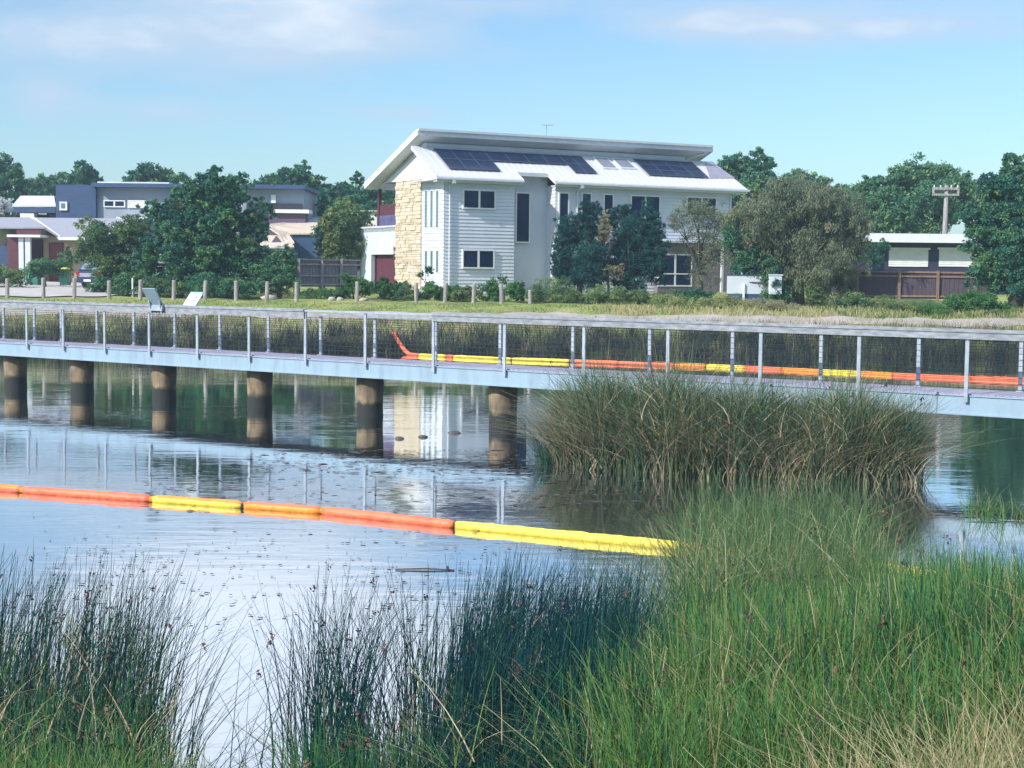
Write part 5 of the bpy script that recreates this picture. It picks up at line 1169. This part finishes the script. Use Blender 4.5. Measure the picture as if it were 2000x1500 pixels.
# far bank sedge, grass
def bank(n, xr, off, h, tint, w, m_, lean=.2, bend=(0, .6), tsd=.15, clump=30, hx=None):
    X = xr[0] + (xr[1] - xr[0]) * RNG.random(n); o_ = off[0] + (off[1] - off[0]) * RNG.random(n)
    if clump:
        k = max(2, n // clump); ci = RNG.integers(0, k, n); mm = RNG.random(n) < .65; cx_ = xr[0] + (xr[1] - xr[0]) * RNG.random(k); co = off[0] + (off[1] - off[0]) * RNG.random(k)
        X = np.where(mm, cx_[ci] + RNG.normal(size=n) * .22, X); o_ = np.where(mm, co[ci] + RNG.normal(size=n) * .2, o_)
        ct = RNG.normal(size=k) * .2; tt = tint + np.where(mm, ct[ci], 0)
    else: tt = tint
    Y = far_shore(X) + o_; Z = np.maximum(G(X, Y), -.05)
    hh = (h[0] + (h[1] - h[0]) * RNG.random(n))
    bd = bend[0] + (bend[1] - bend[0]) * RNG.random(n) ** 2
    return blades(X, Y, Z - .03, hh, np.abs(RNG.normal(size=n)) * lean, RNG.random(n) * 6.28, bd, w * (.7 + .6 * RNG.random(n)), np.clip(tt + RNG.normal(size=n) * tsd, 0, 1), 3)
reedobj('shore_sedge', 'dark sedge fringe along the far waterline', 'sedge', [bank(15000, (-34, 34), (-.6, 1.7), (.5, .95), .28, .035, 'sedge', clump=60), bank(7000, (-34, 34), (1.6, 3.6), (.2, .42), .76, .035, 'sedge', clump=40)], 'sedge')
reedobj('bank_grass_short', 'short green and yellow grass on top of the far bank', 'grass', [bank(12500, (-34, 8), (5.6, 9.8), (.05, .13), .46, .06, 'grass', .3, clump=0), bank(1300, (-34, 8), (3.4, 5.7), (.05, .12), .6, .05, 'grass', .3, clump=20), bank(3500, (-34, 34), (2.6, 4.6), (.12, .28), .95, .045, 'grass', .3, clump=30)], 'grass')
reedobj('bank_grass_long', 'long straw coloured and green grass on the right of the far bank', 'grass', [bank(9500, (4, 36), (5.4, 8.6), (.14, .38), .72, .05, 'grass', .3, clump=60), bank(1200, (4, 36), (3.2, 5.4), (.08, .22), .8, .045, 'grass', .3, clump=20), bank(6000, (15, 36), (5.3, 9.4), (.14, .34), .18, .05, 'grass', .3, clump=60)], 'grass')

# ------------------------------------------------------------------ floating bits
def flecks(n, pxr, pyr, r, name, label, m_, elong=1.6, clump=0):
    px = pxr[0] + (pxr[1] - pxr[0]) * RNG.random(n); py = pyr[0] + (pyr[1] - pyr[0]) * RNG.random(n)
    Vs = []; Fs = []
    for a, b_ in zip(px, py):
        p = PZ(a, b_, .006); k = len(Vs); rr = r * (.4 + RNG.random() ** 2 * 1.4); ph = RNG.random() * 6
        for i in range(6):
            t = 2 * math.pi * i / 6; q_ = rr * (.7 + .5 * RNG.random())
            Vs.append((p.x + math.cos(t + ph) * q_ * elong, p.y + math.sin(t + ph) * q_, .006 + .012 * RNG.random()))
        Fs.append(tuple(range(k, k + 6)))
    o = MB().add(Vs, Fs).build(name, m_); return tag(o, label, 'debris', None, 'stuff')
mfl = mat('dark_floating_leaf', (.05, .05, .06), (.10, .09, .08), 20, .6)
flecks(430, (80, 1000), (1035, 1240), .015, 'floating_leaves', 'dark specks of leaf litter on the pale near water', mfl)
flecks(120, (-50, 1400), (990, 1200), .012, 'floating_leaves', 'sparse leaf specks drifting across the whole near water', mfl)
flecks(520, (480, 1130), (878, 925), .027, 'floating_weed', 'dark weed drifting in a band in front of the bridge piles', mfl, 2.4)
flecks(380, (280, 1300), (900, 1000), .022, 'floating_weed', 'scattered weed scraps between the bridge and the near boom', mfl, 2.6)
a = MB(); p = PZ(772, 1112, .01); p2 = PZ(888, 1112, .01)
a.tube([(0, 0, .01), ((p2.x - p.x) * .5, .03, .018), (p2.x - p.x, 0, .008)], [.008, .012, .01], 6); o = a.build('floating_branch', M['bark']); o.location = (p.x, p.y, 0); tag(o, 'thin dark branch floating below the near boom', 'branch')
for px, py, w_, lab in ((780, 857, .22, 'small dark lump of weed afloat left of the stone reflection'), (826, 854, .2, 'small dark lump of weed afloat in the stone reflection'), (888, 846, .32, 'long dark lump of weed afloat below the window reflection'), (1042, 857, .28, 'dark lump of weed afloat right of the last visible pile')):
    p = PZ(px, py, .0); o = rock((p.x, p.y, .0), w_ * .55, .06, .05, lab, mfl); o.name = 'weed_lump'; tag(o, lab, 'weed', 'lumps of floating weed')

# ------------------------------------------------------------------ light summer haze over the lake
hm = bpy.data.materials.new('pale_air'); hm.use_nodes = True; hn = hm.node_tree.nodes; hn.clear()
pv = hn.new('ShaderNodeVolumePrincipled'); pv.inputs['Color'].default_value = (.62, .84, 1, 1); pv.inputs['Density'].default_value = .0007; pv.inputs['Anisotropy'].default_value = .2
ho = hn.new('ShaderNodeOutputMaterial'); hm.node_tree.links.new(pv.outputs[0], ho.inputs['Volume'])
o = MB().box(-3100, 3100, -410, 4600, -3, 26).build('haze', hm); tag(o, 'thin pale blue air over the lake and far bank', 'haze', None, 'stuff')
